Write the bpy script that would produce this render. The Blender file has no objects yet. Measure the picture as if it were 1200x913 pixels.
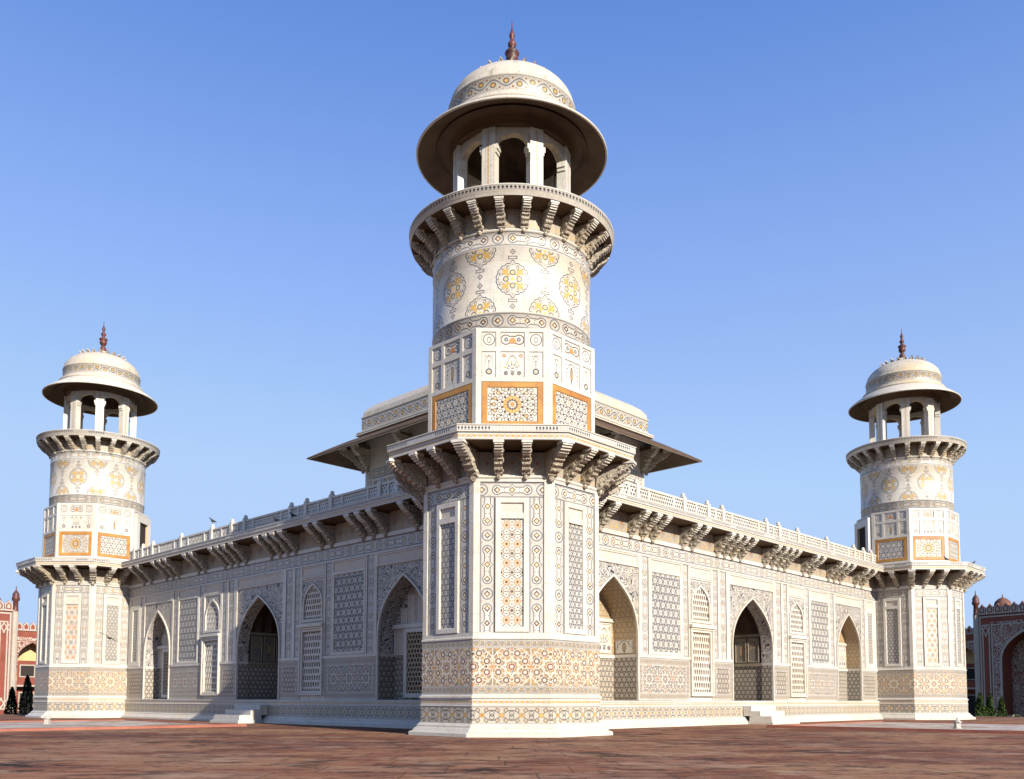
import bpy, math, random
from math import sin, cos, pi, radians, sqrt, tan, atan2
from mathutils import Vector, Matrix
random.seed(7)
SC = bpy.context.scene
COL = SC.collection
R2 = sqrt(.5)

# ------------------------------------------------------------------ node expressions
class Ctx: pass
G = Ctx(); G.t = None
class N:
    def __init__(s, v): s.v = v
    def __add__(a, b): return M('ADD', a, b)
    __radd__ = __add__
    def __sub__(a, b): return M('SUBTRACT', a, b)
    def __rsub__(a, b): return M('SUBTRACT', b, a)
    def __mul__(a, b): return M('MULTIPLY', a, b)
    __rmul__ = __mul__
    def __truediv__(a, b): return M('DIVIDE', a, b)
    def __neg__(a): return M('MULTIPLY', a, -1.0)
def M(op, *a, clamp=False):
    n = G.t.nodes.new('ShaderNodeMath'); n.operation = op; n.use_clamp = clamp
    for i, x in enumerate(a):
        if isinstance(x, N): G.t.links.new(x.v, n.inputs[i])
        else: n.inputs[i].default_value = float(x)
    return N(n.outputs[0])
def mn(*a):
    r = a[0]
    for b in a[1:]: r = M('MINIMUM', r, b)
    return r
def mx(*a):
    r = a[0]
    for b in a[1:]: r = M('MAXIMUM', r, b)
    return r
def ab(a): return M('ABSOLUTE', a)
def lt(a, b): return M('LESS_THAN', a, b)
def gt(a, b): return M('GREATER_THAN', a, b)
def sn(a): return M('SINE', a)
def cs(a): return M('COSINE', a)
def sq(a): return M('SQRT', a)
def flo(a): return M('FLOOR', a)
def ln(x, y): return sq(x*x + y*y)
def per(x, p): return (M('FRACT', x*(1.0/p) + .5) - .5)*p
def circ(x, y, r): return ln(x, y) - r
def dia(x, y, r): return ab(x) + ab(y) - r
def line(d, w): return lt(ab(d), w)
def AND(a, b): return a*b
def OR(*a): return mx(*a)
def hsh(a, b=0.0):
    return M('FRACT', sn(a*12.9898 + b*78.233)*43758.5)
def mix(f, c1, c2):
    n = G.t.nodes.new('ShaderNodeMix'); n.data_type = 'RGBA'; n.clamp_factor = True
    if isinstance(f, N): G.t.links.new(f.v, n.inputs[0])
    else: n.inputs[0].default_value = f
    for i, c in ((6, c1), (7, c2)):
        if isinstance(c, N): G.t.links.new(c.v, n.inputs[i])
        else: n.inputs[i].default_value = (c[0], c[1], c[2], 1)
    return N(n.outputs[2])
def ramp(x, a, b):
    n = G.t.nodes.new('ShaderNodeMapRange'); n.clamp = True
    G.t.links.new(x.v, n.inputs[0]); n.inputs[1].default_value = a; n.inputs[2].default_value = b
    return N(n.outputs[0])
def pos():
    n = G.t.nodes.new('ShaderNodeNewGeometry'); return N(n.outputs['Position'])
def vscale(v, s):
    n = G.t.nodes.new('ShaderNodeVectorMath'); n.operation = 'MULTIPLY'
    G.t.links.new(v.v, n.inputs[0]); n.inputs[1].default_value = s; return N(n.outputs[0])
def noise(v, scale, detail=3, rough=.55, dist=0):
    n = G.t.nodes.new('ShaderNodeTexNoise'); G.t.links.new(v.v, n.inputs['Vector'])
    n.inputs['Scale'].default_value = scale; n.inputs['Detail'].default_value = detail
    n.inputs['Roughness'].default_value = rough; n.inputs['Distortion'].default_value = dist
    return N(n.outputs[0])
def voro(v, scale, feature='F1'):
    n = G.t.nodes.new('ShaderNodeTexVoronoi'); n.feature = feature; G.t.links.new(v.v, n.inputs['Vector'])
    n.inputs['Scale'].default_value = scale; return n
def uv():
    n = G.t.nodes.new('ShaderNodeUVMap'); n.uv_map = 'UVMap'
    s = G.t.nodes.new('ShaderNodeSeparateXYZ'); G.t.links.new(n.outputs[0], s.inputs[0])
    return N(s.outputs[0]), N(s.outputs[1])
def xyz(v):
    s = G.t.nodes.new('ShaderNodeSeparateXYZ'); G.t.links.new(v.v, s.inputs[0])
    return N(s.outputs[0]), N(s.outputs[1]), N(s.outputs[2])

MATS = {}
def material(name, rough=.5, spec=.35, bump=0.0, bdist=.02):
    def deco(fn):
        m = bpy.data.materials.new(name); m.use_nodes = True
        G.t = m.node_tree
        b = G.t.nodes['Principled BSDF']
        r = fn()
        h = None; rr = rough
        if isinstance(r, tuple) and len(r) == 2 and isinstance(r[0], N): r, h = r
        if isinstance(r, N): G.t.links.new(r.v, b.inputs['Base Color'])
        else: b.inputs['Base Color'].default_value = (*r, 1)
        b.inputs['Roughness'].default_value = rough
        b.inputs['Specular IOR Level'].default_value = spec
        if h is not None and bump > 0:
            n = G.t.nodes.new('ShaderNodeBump'); n.inputs['Strength'].default_value = bump
            n.inputs['Distance'].default_value = bdist
            G.t.links.new(h.v, n.inputs['Height']); G.t.links.new(n.outputs[0], b.inputs['Normal'])
        MATS[name] = m
        return m
    return deco

WHITE = (.53, .495, .432); GREY = (.17, .17, .18); DARK = (.045, .04, .04); OCH = (.46, .25, .055); BRN = (.22, .095, .04)
YEL = (.48, .32, .10); STONE = (.50, .45, .37)
def marble(base=WHITE, warm=.38, grime=.35, slabs=1.0):
    p = pos()
    n1 = noise(p, .55, 4, .6); n2 = noise(p, 2.3, 5, .6, .6); n3 = noise(vscale(p, (7, 7, 1.0)), 1.0, 5, .68)
    c = mix(ramp(n1, .48, .66)*min(1, warm*1.3), base, (base[0]*.97, base[1]*.86, base[2]*.68))
    c = mix(ramp(n2, .54, .68)*.45, c, (base[0]*.70, base[1]*.70, base[2]*.72))
    if slabs:
        x, y, z = xyz(p)
        row = flo(z*(1/.63)); u = x*.93 + y*.41 + hsh(row)*.9
        col_ = flo(u*(1/.95)); h = hsh(row, col_)
        c = mix(gt(h, .68)*.28*slabs, c, (base[0]*.80, base[1]*.76, base[2]*.68))
        c = mix(lt(h, .22)*.22*slabs, c, (base[0]*.84, base[1]*.86, base[2]*.90))
        j = OR(gt(ab(M('FRACT', u*(1/.95)) - .5), .4955), gt(ab(M('FRACT', z*(1/.63)) - .5), .4935))
        c = mix(j*.45*slabs, c, (base[0]*.34, base[1]*.31, base[2]*.27))
    c = mix(ramp(n3, .56, .74)*grime, c, (base[0]*.40, base[1]*.36, base[2]*.31))
    v = noise(p, 1.4, 6, .7, 2.2)
    c = mix(line(v - .5, .010)*.45, c, (base[0]*.5, base[1]*.5, base[2]*.52))
    return c
def tone():            # slow variation used to break up the inlay colours
    return ramp(noise(pos(), 3.1, 3), .35, .65)
def finish(c):         # grime over everything
    p = pos()
    g = ramp(noise(vscale(p, (5, 5, .9)), 1.0, 5, .65), .58, .82)
    c = mix(g*.38, c, (.20, .165, .125))
    s_ = ramp(noise(p, 1.9, 5, .65), .53, .66)
    c = mix(s_*.16, c, (.30, .25, .19))
    return c
def ochre():
    return mix(tone(), OCH, YEL)
def brown():
    return mix(tone(), BRN, (.16, .12, .10))

@material('marble_white', .42, .4, .15, .01)
def _():
    return marble(), noise(pos(), 14, 5)
@material('marble_carved', .6, .25, .9, .05)  # grime plus the deep shade between brackets, both in the colour
def _():
    p = pos(); c = marble((.43, .38, .30), .5, .55, 0)
    n = voro(vscale(p, (1, 1, 1)), 7.5); d = N(n.outputs['Distance'])
    r = line(per(d, .22), .035)
    c = mix(r*.8, c, (.06, .048, .038))  # grooves darkened: crease shade put into the colour
    g = ramp(noise(p, 9, 4), .55, .75)
    c = mix(g*.45, c, (.25, .20, .15))
    return c, r*-1.0 + noise(p, 20, 3)*.4
@material('marble_soffit', .7, .2, .2, .02)  # weathered tan marble, with the shade under eaves put into the colour
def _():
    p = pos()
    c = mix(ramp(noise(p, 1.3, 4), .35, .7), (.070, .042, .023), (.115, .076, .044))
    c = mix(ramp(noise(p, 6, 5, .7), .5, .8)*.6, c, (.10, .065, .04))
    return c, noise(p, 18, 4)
@material('marble_grey_step', .45, .4, .2, .01)
def _():
    return marble((.46, .44, .40), .3, .3), noise(pos(), 14, 5)
@material('marble_tan', .6, .3, .2, .01)
def _():
    return marble((.46, .36, .24), .6, .4), noise(pos(), 14, 5)
@material('marble_dome', .5, .35, .2, .01)
def _():
    u, v = uv(); p = pos()
    c = marble((.47, .425, .35), .7, .85, 0)
    j = OR(line(per(u, .78), .006), line(per(v + .2, .42), .005))
    return mix(j*.55, c, (.25, .2, .16)), noise(p, 12, 5)
@material('niche_shade', .85, .1)  # darkened marble: shade inside the middle arches put into the colour
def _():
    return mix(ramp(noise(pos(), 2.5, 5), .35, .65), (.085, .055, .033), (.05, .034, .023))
@material('ceiling_dark', .9, .05)  # dark by colour: shade under the small domes and chamber ceilings painted in
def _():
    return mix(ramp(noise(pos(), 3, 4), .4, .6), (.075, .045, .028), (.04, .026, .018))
@material('marble_shaded', .7, .2)  # dim copy of the marble: niche shade put into the colour
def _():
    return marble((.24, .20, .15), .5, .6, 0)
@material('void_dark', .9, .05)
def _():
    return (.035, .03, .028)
@material('ochre_stone', .5, .35, .2, .01)
def _():
    p = pos(); u, v = uv()
    c = mix(ramp(noise(p, 2.5, 5, .6), .35, .65), (.40, .20, .042), (.29, .12, .032))
    c = mix(ramp(noise(p, 9, 5, .7), .55, .75)*.5, c, (.15, .08, .035))
    return mix(ramp(noise(p, 1.2, 2), .5, .7)*.6, c, (.42, .24, .065)), noise(p, 16, 4)

def band_edges(y, c):
    return mix(OR(line(ab(y) - .475, .028), line(ab(y) - .42, .010)), c, (.11, .11, .12))
@material('inlay_border', .42, .4)
def _():
    x, y = uv(); c = marble(WHITE, .3, .2)
    X = per(x, 4.0); ax = ab(X); X2 = per(x + 2.0, 4.0); ay = ab(y)
    d = mn(circ(ax - 1.0, y, .31), dia(X, y, .37), mx(ax - 1.0, ay - .19))
    dc = circ(X2, y, .37)
    c = mix(lt(dia(ax - 1.5, ay - .44, .17), 0), c, mix(tone(), OCH, BRN))
    c = mix(AND(gt(d, 0), gt(dc, 0))*.75, c, (.385, .36, .32))
    c = mix(OR(line(d, .034), line(dc, .034), line(dc + .085, .012)), c, (.085, .09, .105))
    dd = mn(dia(ax - 1.0, y, .20), dia(X, y, .19), dia(X2, y, .20))
    c = mix(lt(dd, 0), c, mix(gt(hsh(flo(x)), .55), ochre(), brown()))
    c = mix(line(dd, .034), c, DARK)
    c = mix(lt(dd, -.105), c, WHITE)
    c = mix(lt(circ(ax - .5, ay - .085, .035), 0), c, DARK)
    return finish(band_edges(y, c))
@material('inlay_vine', .42, .4)
def _():
    x, y = uv(); c = marble((.38, .355, .305), .3, .2)
    s = sn(x*(2*pi/1.6))
    d = y - s*.22
    c = mix(line(d, .055), c, (.12, .115, .115))
    X = per(x, .8); sg = mx(lt(M('FRACT', x*(1/1.6)), .5)*2.0 - 1.0, -1.0)
    X4 = per(x - .4, .8); yo = y + sg*-.02
    f = circ(X4, y + sg*.10, .15)
    c = mix(lt(f, 0), c, ochre())
    c = mix(line(f, .045), c, (.12, .10, .08))
    g = mn(circ(X, ab(y) - .28, .075), circ(per(x - .2, .4), ab(y) - .37, .035))
    c = mix(lt(g, 0), c, brown())
    return finish(mix(line(ab(y) - .48, .028), c, GREY))
@material('inlay_arabesque', .42, .4)
def _():
    x, y = uv(); c = marble((.42, .385, .32), .3, .25)
    k = pi/1.05
    s = cs(x*k)*.30
    c = mix(OR(line(y - s, .030), line(y + s, .030)), c, (.07, .065, .065))
    X = per(x, 1.05); ay = ab(y)
    r = circ(X, ay - .12, .125)
    r2 = circ(ab(X) - .30, ay - .30, .10)
    c = mix(OR(line(r2, .024), line(r, .022)), c, (.10, .09, .085))
    c = mix(lt(circ(ab(X) - .30, ay - .30, .045), 0), c, ochre())
    X2 = per(x - .525, 1.05); X3 = per(x - .525, 2.1)
    f = dia(X2, y, .15)
    c = mix(lt(f, 0), c, ochre())
    c = mix(line(f, .018), c, (.3, .16, .06))
    c = mix(lt(circ(X3, y, .045), 0), c, DARK)
    g = dia(X, y, .10)
    c = mix(line(g, .022), c, DARK)
    h = circ(per(x - .26, .525), ay - .43, .035)
    c = mix(lt(h, 0), c, brown())
    return finish(mix(line(ay - .488, .012), c, GREY))
@material('inlay_diamonds', .42, .4)
def _():
    x, y = uv(); c = marble(WHITE, .3, .2)
    X = per(x, .8); X2 = per(x - .4, .8)
    c = mix(lt(circ(X, y, .22), 0), c, ochre())
    d = dia(X2, y, .22)
    c = mix(line(d, .05), c, brown())
    c = mix(lt(circ(X, y, .06), 0), c, BRN)
    return finish(mix(line(ab(y) - .45, .05), c, (.34, .34, .35)))
@material('inlay_crenel', .45, .35)
def _():
    x, y = uv(); c = mix(tone()*.5, (.50, .47, .42), (.40, .375, .34))
    X = per(x, .62)
    t = mn(circ(X, y - .17, .135), circ(ab(X) - .12, y + .0, .11), mx(ab(X) - .06, ab(y + .12) - .18), mx(ab(X) - .16, ab(y + .27) - .05))
    miss = gt(hsh(flo(x*.24)), .14)
    c = mix(lt(t, 0)*mx(miss, .25), c, (.028, .028, .032))
    c = mix(line(ab(y) - .44, .03), c, (.16, .16, .16))
    return finish(c)

def hexcell(x, y, a):
    """centred hexagonal lattice of spacing a: local x, y, r, and which of the two sub-lattices"""
    h = a*sqrt(3)
    ax, ay = per(x, a), per(y, h); bx, by = per(x - a/2, a), per(y - h/2, h)
    ra, rb = ax*ax + ay*ay, bx*bx + by*by
    s = lt(ra, rb)
    lx = bx + (ax - bx)*s; ly = by + (ay - by)*s
    return lx, ly, sq(mn(ra, rb)), s
def fold(lx, ly, r, n):
    th = M('ARCTAN2', ly, lx)
    f = ab(per(th, 2*pi/n))
    return r*cs(f), r*sn(f)
def star(fx, fy, n, c, k=None):
    """signed distance-like value of an n pointed star outline"""
    be = pi/n*(k or 1.9)
    return fx*cos(be) + fy*sin(be) - c*cos(be)
def starmosaic(name, a, main, accent, ground=WHITE, w=.05, second=None, fill=0.0, ring=False):
    @material(name, .45, .35)
    def _():
        x, y = uv(); c = marble(ground, .3, .25)
        lx, ly, r, s = hexcell(x, y, a)
        fx, fy = fold(lx, ly, r, 6)            # fx along the cell-edge normal
        gx, gy = fold(ly, lx, r, 6)
        st = fx*.5 + fy*.866 - .27*a           # six pointed star, points on the diagonals
        st2 = gx*.5 + gy*.866 - .44*a
        acc = mix(s, accent, second or accent)
        acc = mix(tone()*.5, acc, (accent[0]*.55, accent[1]*.55, accent[2]*.6))
        tri = ln(fx - .5*a, fy - .2887*a)
        c = mix(AND(gt(st, 0), lt(st2, 0))*fill*.55, c, (.22, .205, .18))
        c = mix(AND(gt(st2, 0), lt(tri, .17*a))*fill, c, main)
        c = mix(line(st2, w*a*.5), c, main)
        c = mix(lt(tri, .065*a), c, main)
        c = mix(lt(ln(fx - .42*a, fy), .050*a), c, main)
        if ring:
            f12, g12 = fold(lx, ly, r, 10)
            c = mix(lt(ln(f12 - .30*a, g12), .055*a), c, acc)
            c = mix(lt(r, .30*a), c, acc); c = mix(lt(r, .235*a), c, ground); c = mix(lt(r, .17*a), c, acc); c = mix(lt(r, .09*a), c, main)
            c = mix(lt(ln(f12 - .42*a, g12), .035*a), c, main)
        else:
            c = mix(line(st, w*a*.5), c, main)
            c = mix(lt(r, .13*a), c, acc); c = mix(lt(r, .05*a), c, ground)
        return finish(c)
starmosaic('mosaic_rosettes', .228, (.06, .065, .08), (.50, .19, .03), second=(.15, .13, .09), w=.055, ring=True)
starmosaic('mosaic_tan', .17, (.20, .125, .06), (.26, .15, .06), ground=(.46, .36, .22), w=.10, fill=.6)
starmosaic('mosaic_grey', .14, (.055, .055, .068), (.20, .18, .16), ground=(.50, .475, .42), w=.11, fill=.75)
starmosaic('mosaic_wall', .262, (.036, .037, .048), (.14, .10, .065), ground=(.55, .52, .46), w=.11, fill=.85)
starmosaic('mosaic_warm', .215, (.055, .05, .05), (.42, .22, .06), second=(.06, .07, .12), w=.08, fill=.45)
starmosaic('mosaic_dado', .17, (.050, .036, .028), (.24, .12, .05), ground=(.50, .45, .37), w=.12, fill=.9)

def starfield(name, bg, tile, rng, cen):
  @material(name, .45, .35)
  def _():
      x, y = uv(); P = .785
      X, Y = per(x, P), per(y, P); r = ln(X, Y)
      th = M('ARCTAN2', Y, X)
      f = per(th - pi/8, pi/4)
      lx = r*cs(f) - .378*P; ly = r*sn(f); rr = ln(lx, ly)
      c = mix(tone(), *bg)
      c = mix(gt(hsh(flo(x*22.9), flo(y*22.9)), .60), c, tile)
      # white straps
      st = 0.0
      q = P
      l1 = mn(ab(per(X + q/6, q/3)), ab(per(Y + q/6, q/3)))
      l2 = mn(ab(per((X + Y)*R2 + q*R2/4, q*R2/2)), ab(per((X - Y)*R2 + q*R2/4, q*R2/2)))
      gx8, gy8 = fold(X, Y, r, 8)
      l3 = mn(ab(star(gx8, gy8, 8, .27*P, 3.0)), ab(star(gx8, gy8, 8, .56*P, 3.0)), ab(star(gx8, gy8, 8, .40*P, 2.0)))
      c = mix(lt(mn(l1, l2, l3), .0095), c, (.50, .465, .40))
      # small dark tiles
      dk = dia(per(x, q/3), per(y, q/3), .022)
      c = mix(lt(dk, 0), c, mix(gt(hsh(flo(x*7.0), flo(y*5.0)), .6), (.35, .24, .12), DARK))
      def ring(c, r_, lx_, ly_, tn):
          fx, fy = fold(lx_, ly_, r_, 8)
          s = star(fx, fy, 8, .078, 2.0)
          c = mix(lt(s, .009), c, (.50, .465, .40))
          c = mix(lt(s, 0), c, tn)
          c = mix(lt(r_, .036), c, (.50, .465, .40))
          return mix(lt(r_, .010), c, (.4, .3, .2))
      tn = mix(tone(), *rng)
      c = ring(c, rr, lx, ly, tn)
      c = ring(c, r, X, Y, cen)
      fl = mn(dia(per(X - P/2, P), Y, .05), dia(X, per(Y - P/2, P), .05))
      c = mix(lt(fl, 0), c, (.45, .2, .08))
      return finish(c)

starfield('mosaic_stars', ((.36, .20, .055), (.33, .24, .12)), (.19, .16, .125), ((.20, .075, .025), (.075, .04, .028)), (.17, .055, .025))
starfield('mosaic_stars_grey', ((.24, .19, .12), (.16, .14, .12)), (.10, .10, .11), ((.17, .085, .04), (.055, .045, .045)), (.12, .07, .05))

@material('mosaic_rosette_panel', .45, .35)
def _():
    x, y = uv(); c = marble(WHITE, .2, .2)
    r = ln(x, y)
    def petals(c, rad, n, size, col, rim, off=0.0, tall=1.0):
        th = M('ARCTAN2', y, x); f = per(th - off, 2*pi/n)
        lx = r*cs(f) - rad; ly = r*sn(f)
        d = circ(lx, ly*tall, size)
        c = mix(lt(d, 0), c, col)
        return mix(line(d, .0085), c, rim)
    c = petals(c, .152, 12, .042, ochre(), (.28, .17, .06), pi/12)
    c = petals(c, .095, 12, .014, DARK, DARK, 0)
    c = petals(c, .222, 12, .019, DARK, DARK, pi/12)
    c = petals(c, .280, 12, .042, WHITE, (.10, .065, .05), 0)
    c = petals(c, .325, 12, .016, DARK, DARK, pi/12)
    c = petals(c, .385, 18, .040, mix(tone(), WHITE, OCH), (.10, .07, .05), 0)
    c = petals(c, .450, 24, .019, OCH, DARK, 0)
    c = petals(c, .505, 24, .036, WHITE, (.1, .07, .05), pi/24)
    c = mix(lt(r, .052), c, (.40, .19, .06))
    return finish(c)

@material('inlay_medallions', .42, .4, .1, .01)
def _():
    x, y = uv(); PX, PY = 1.43, 1.40     # u in metres round the shaft, v centred on the medallion row
    c = marble(WHITE, .6, .25)
    c = mix(line(per(x + .55, .95), .004)*.4, c, (.4, .36, .3))
    ax, ay = per(x, PX), per(y, PY); bx, by = per(x - PX/2, PX), per(y - PY/2, PY)
    s = lt(ax*ax + ay*ay, bx*bx + by*by)
    lx = bx + (ax - bx)*s; ly = by + (ay - by)*s
    r = ln(lx, ly); th = M('ARCTAN2', ly, lx)
    lob = ab(sn(th*9.0))
    tip = ramp(ab(ly) - ab(lx)*3.0, .10, .40)
    d = r - (lob*.022 + .335 + tip*.055)
    c = mix(line(d, .011), c, (.07, .07, .08))
    c = mix(line(d + .048, .006), c, (.17, .16, .15))
    inside = lt(d, -.05)
    # four rings on the axes, four leaves on the diagonals
    f4 = per(th, pi/2); rx = r*cs(f4) - .145; ry = r*sn(f4); ring = ln(rx, ry)
    c = mix(AND(line(ring - .052, .013), inside), c, (.13, .11, .085))
    c = mix(AND(lt(ring, .03), inside), c, (.50, .38, .18))
    f4d = per(th - pi/4, pi/2); dx = r*cs(f4d) - .20; dy = r*sn(f4d)
    ady = ab(dy)
    leaf = mn(circ(dx - .055, dy, .030), circ(dx - .015, ady - .045, .026), circ(dx + .015, dy, .024), mx(ab(dx + .04) - .05, ady - .011), circ(dx + .075, ady - .022, .016))
    c = mix(AND(lt(leaf, 0), inside), c, (.50, .29, .04))
    c = mix(AND(line(leaf - .006, .004), inside), c, (.30, .18, .06))
    f8 = per(th - pi/8, pi/4); ex = r*cs(f8) - .265; ey = r*sn(f8)
    c = mix(AND(line(ln(ex, ey) - .028, .007), lt(d, -.02)), c, (.15, .13, .10))
    f16 = per(th, pi/8)
    c = mix(lt(ln(r*cs(f16) - .312, r*sn(f16)), .014), c, (.16, .15, .14))
    c = mix(lt(r, .045), c, (.70, .42, .12))
    # little chain above and below each medallion
    al = ab(ly)
    bar = mx(ab(ab(ly) - .47) - .028, ab(lx) - .09)
    c = mix(line(bar, .010), c, (.11, .105, .11))
    dm = dia(lx, al - .60, .055)
    c = mix(line(dm, .013), c, (.10, .095, .10))
    c = mix(lt(circ(lx, al - .60, .014), 0), c, DARK)
    return finish(c)

@material('inlay_floral', .45, .35)
def _():
    p = pos(); c = marble((.50, .465, .41), .3, .3)
    n = noise(p, 3.3, 1, .5, .9)
    F = per(n*9.5, 1.0)
    c = mix(line(F, .15), c, (.040, .038, .048))
    m = noise(p, 7.5, 1, .5, 1.0)
    c = mix(AND(gt(ab(F), .26), line(per(m*7.0, 1.0), .13)), c, (.08, .07, .065))
    v = voro(p, 9.0); d = N(v.outputs['Distance'])
    c = mix(AND(gt(ab(F), .22), lt(d, .20)), c, mix(gt(noise(p, 2.0, 2), .52), (.13, .11, .10), ochre()))
    return finish(c)
@material('inlay_frieze', .5, .3)  # marble ground darkened: shade between the brackets put into the colour
def _():
    x, y = uv(); c = marble((.32, .275, .215), .4, .3)
    X = per(x, 1.15)
    d = dia(X, y, .33) - .0
    c = mix(line(d, .035), c, (.20, .17, .15)); c = mix(line(circ(X, y, .16), .03), c, (.22, .16, .12))
    c = mix(lt(circ(X, y, .09), 0), c, BRN)
    e = circ(ab(X) - .40, ab(y) - .30, .06)
    c = mix(lt(e, 0), c, OCH)
    return finish(c)
@material('tablet_stone', .5, .3, .3, .01)
def _():
    x, y = uv()
    c = mix(ramp(noise(pos(), 1.5, 4), .35, .65), (.50, .42, .32), (.45, .41, .36))
    c = mix(ramp(noise(pos(), 26, 3), .5, .62)*.22, c, (.35, .32, .30))
    return finish(c), noise(pos(), 26, 3)
def panelmat(name, kind):
    @material(name, .45, .35)
    def _():
        # uv: x in [-w/2, w/2], y in [-h/2, h/2] in units of panel height
        x, y = uv(); c = marble(WHITE, .2, .2); ax = ab(x)
        g = (.10, .10, .11)
        if kind == 'vase':
            arch = ab(y - .36 + ax*ax*6.5)
            c = mix(lt(y - .36 + ax*ax*6.5, 0)*.0, c, WHITE)
            c = mix(AND(lt(arch, 0.027), lt(ax, .27)), c, (.16, .11, .07))
            b = circ(x, (y + .36)*1.0, .075); c = mix(lt(b, 0), c, (.15, .13, .12))
            c = mix(lt(mx(ax - .11, ab(y + .26) - .02), 0), c, g)
            th = M('ARCTAN2', y + .20, x); r = ln(x, y + .18)
            f = per(th, pi/5.5)
            c = mix(lt(ln(r*cs(f) - .30, r*sn(f)), .035)*gt(y, -.18), c, ochre())
            c = mix(AND(lt(ab(r*sn(f)), .008), AND(lt(r, .28), gt(y, -.18))), c, g)
            c = mix(line(ln(r*cs(f) - .19, r*sn(f)) - .03, .009)*gt(y, -.2), c, g)
            q = circ(ax - .26, y + .34, .06); c = mix(line(q, 0.027), c, g); c = mix(lt(q, -.03), c, BRN)
            q = circ(ax - .33, y - .36, .05); c = mix(line(q, 0.024), c, (.24, .14, .05))
        if kind == 'cypress':
            cy = ln(x*3.6, (y + .02)*.95) - .26
            c = mix(lt(cy, 0), c, mix(tone(), (.42, .27, .08), (.22, .17, .12)))
            c = mix(line(cy, 0.034), c, DARK)
            c = mix(lt(mx(ax - .02, ab(y + .34) - .08), 0), c, DARK)
            arch = ab(y - .40 + ax*ax*4.2)
            c = mix(AND(lt(arch, 0.024), lt(ax, .36)), c, g)
            F = sn(x*38.0) + cs(y*36.0)
            c = mix(AND(gt(F, 1.1), gt(ab(x*2.0) + y*.8, .42))*.8, c, g)
        if kind == 'bottle':
            b = circ(x, y + .28, .10); c = mix(line(b, 0.034), c, g); c = mix(lt(b, -.06), c, ochre())
            c = mix(lt(mx(ax - .014, ab(y + .03) - .16), 0), c, g)
            c = mix(lt(circ(x, y - .14, .035), 0), c, g)
            arch = ab(y - .36 + ax*ax*14.0)
            c = mix(AND(lt(arch, 0.033), lt(ax, .2)), c, (.20, .14, .09))
            c = mix(lt(circ(ax - .13, y - .34, .025), 0), c, g)
        if kind == 'cup':
            rr = ln(x, y)
            c = mix(line(rr - .40, 0.037), c, g)
            c = mix(line(ln(x, (y + .02)*.75) - .14, .025), c, (.13, .125, .12)); c = mix(lt(circ(x, y - .17, .04), 0), c, BRN)
        if kind == 'cartouche':
            d = mn(circ(ax - .48, y, .34), mx(ax - .5, ab(y) - .25))
            c = mix(line(d, 0.048), c, (.13, .09, .07))
            b = mx(ab(x) - (.30 - ab(y + .10)*.8), ab(y + .05) - .20)
            c = mix(lt(b, 0), c, (.44, .20, .06))
            c = mix(line(circ(ax - .45, y, .10), 0.051), c, g)
            c = mix(lt(circ(ax - .45, y - .14, .05), 0), c, g)
        return finish(c)
for k in ('vase', 'cypress', 'bottle', 'cup', 'cartouche'): panelmat('picture_' + k, k)
_w = WHITE; WHITE = (.20, .17, .13)  # dim copies for the middle niches: shade put into the panel ground
for k in ('vase', 'cypress'): panelmat('picture_old_' + k, k)  # 'old' ones are not aged: dim copies with niche shade in the colour
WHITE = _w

@material('red_floor', .95, .05, .35, .012)
def _():
    p = pos(); x, y, z = xyz(p)
    wob = noise(p, .6, 3)*.03
    X, Y = x + wob, y - wob
    row = flo(Y*(1/.9)); xx = X + hsh(row)*1.3
    colm = flo(xx*(1/1.35))
    h = hsh(row, colm)
    jy = gt(ab(M('FRACT', Y*(1/.9)) - .5), .487); jx = gt(ab(M('FRACT', xx*(1/1.35)) - .5), .491)
    c = mix(h, (.185, .074, .042), (.24, .105, .062))
    c = mix(gt(hsh(row*1.7, colm*2.3), .72)*.6, c, (.22, .12, .085))
    big = noise(vscale(p, (.45, 1, 1)), .42, 6, .65, .8)
    c = mix(ramp(big, .48, .56)*.7, c, (.31, .175, .10))
    c = mix(ramp(big, .47, .39)*.6, c, (.085, .042, .038))
    v2 = N(G.t.nodes.new('ShaderNodeVectorMath').outputs[0]); vn = v2.v.node; vn.operation = 'ADD'
    G.t.links.new(p.v, vn.inputs[0]); vn.inputs[1].default_value = (31.7, 12.3, 4.1)
    med = noise(vscale(p, (.62, 1.0, 1)), 1.5, 9, .74, .5)
    msk = ramp(noise(p, .55, 3, .5), .44, .60)
    c = mix(ramp(med, .515, .575)*.92*msk, c, (.026, .021, .020))
    m2 = noise(vscale(v2, (.6, 1.05, 1)), 1.7, 9, .74, .4)
    c = mix(ramp(m2, .52, .57)*.8*ramp(noise(v2, .6, 3, .5), .40, .58), c, (.33, .22, .145))
    m3 = noise(vscale(v2, (.5, 1.1, 1)), 4.2, 7, .78, .5)
    c = mix(ramp(m3, .52, .57)*.7, c, (.040, .025, .023))
    c = mix(ramp(noise(p, 7.5, 6, .8), .56, .64)*.45, c, (.30, .17, .13))
    c = mix(ramp(noise(p, 33, 4, .75), .62, .68)*.7, c, (.50, .40, .33))
    c = mix(OR(jx, jy)*.55, c, (.045, .03, .026))
    return c, noise(p, 9, 6, .7)*.8 - OR(jx, jy)*.5
@material('red_sandstone', .75, .2, .4, .02)
def _():
    p = pos(); x, y, z = xyz(p)
    c = mix(ramp(noise(p, .7, 5, .6), .3, .7), (.22, .062, .038), (.155, .042, .03))
    c = mix(ramp(noise(p, 5, 4), .55, .75)*.4, c, (.33, .13, .085))
    c = mix(lt(ab(per(z, .55)), .012)*.5, c, (.12, .05, .04))
    return c, noise(p, 12, 5)
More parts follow.
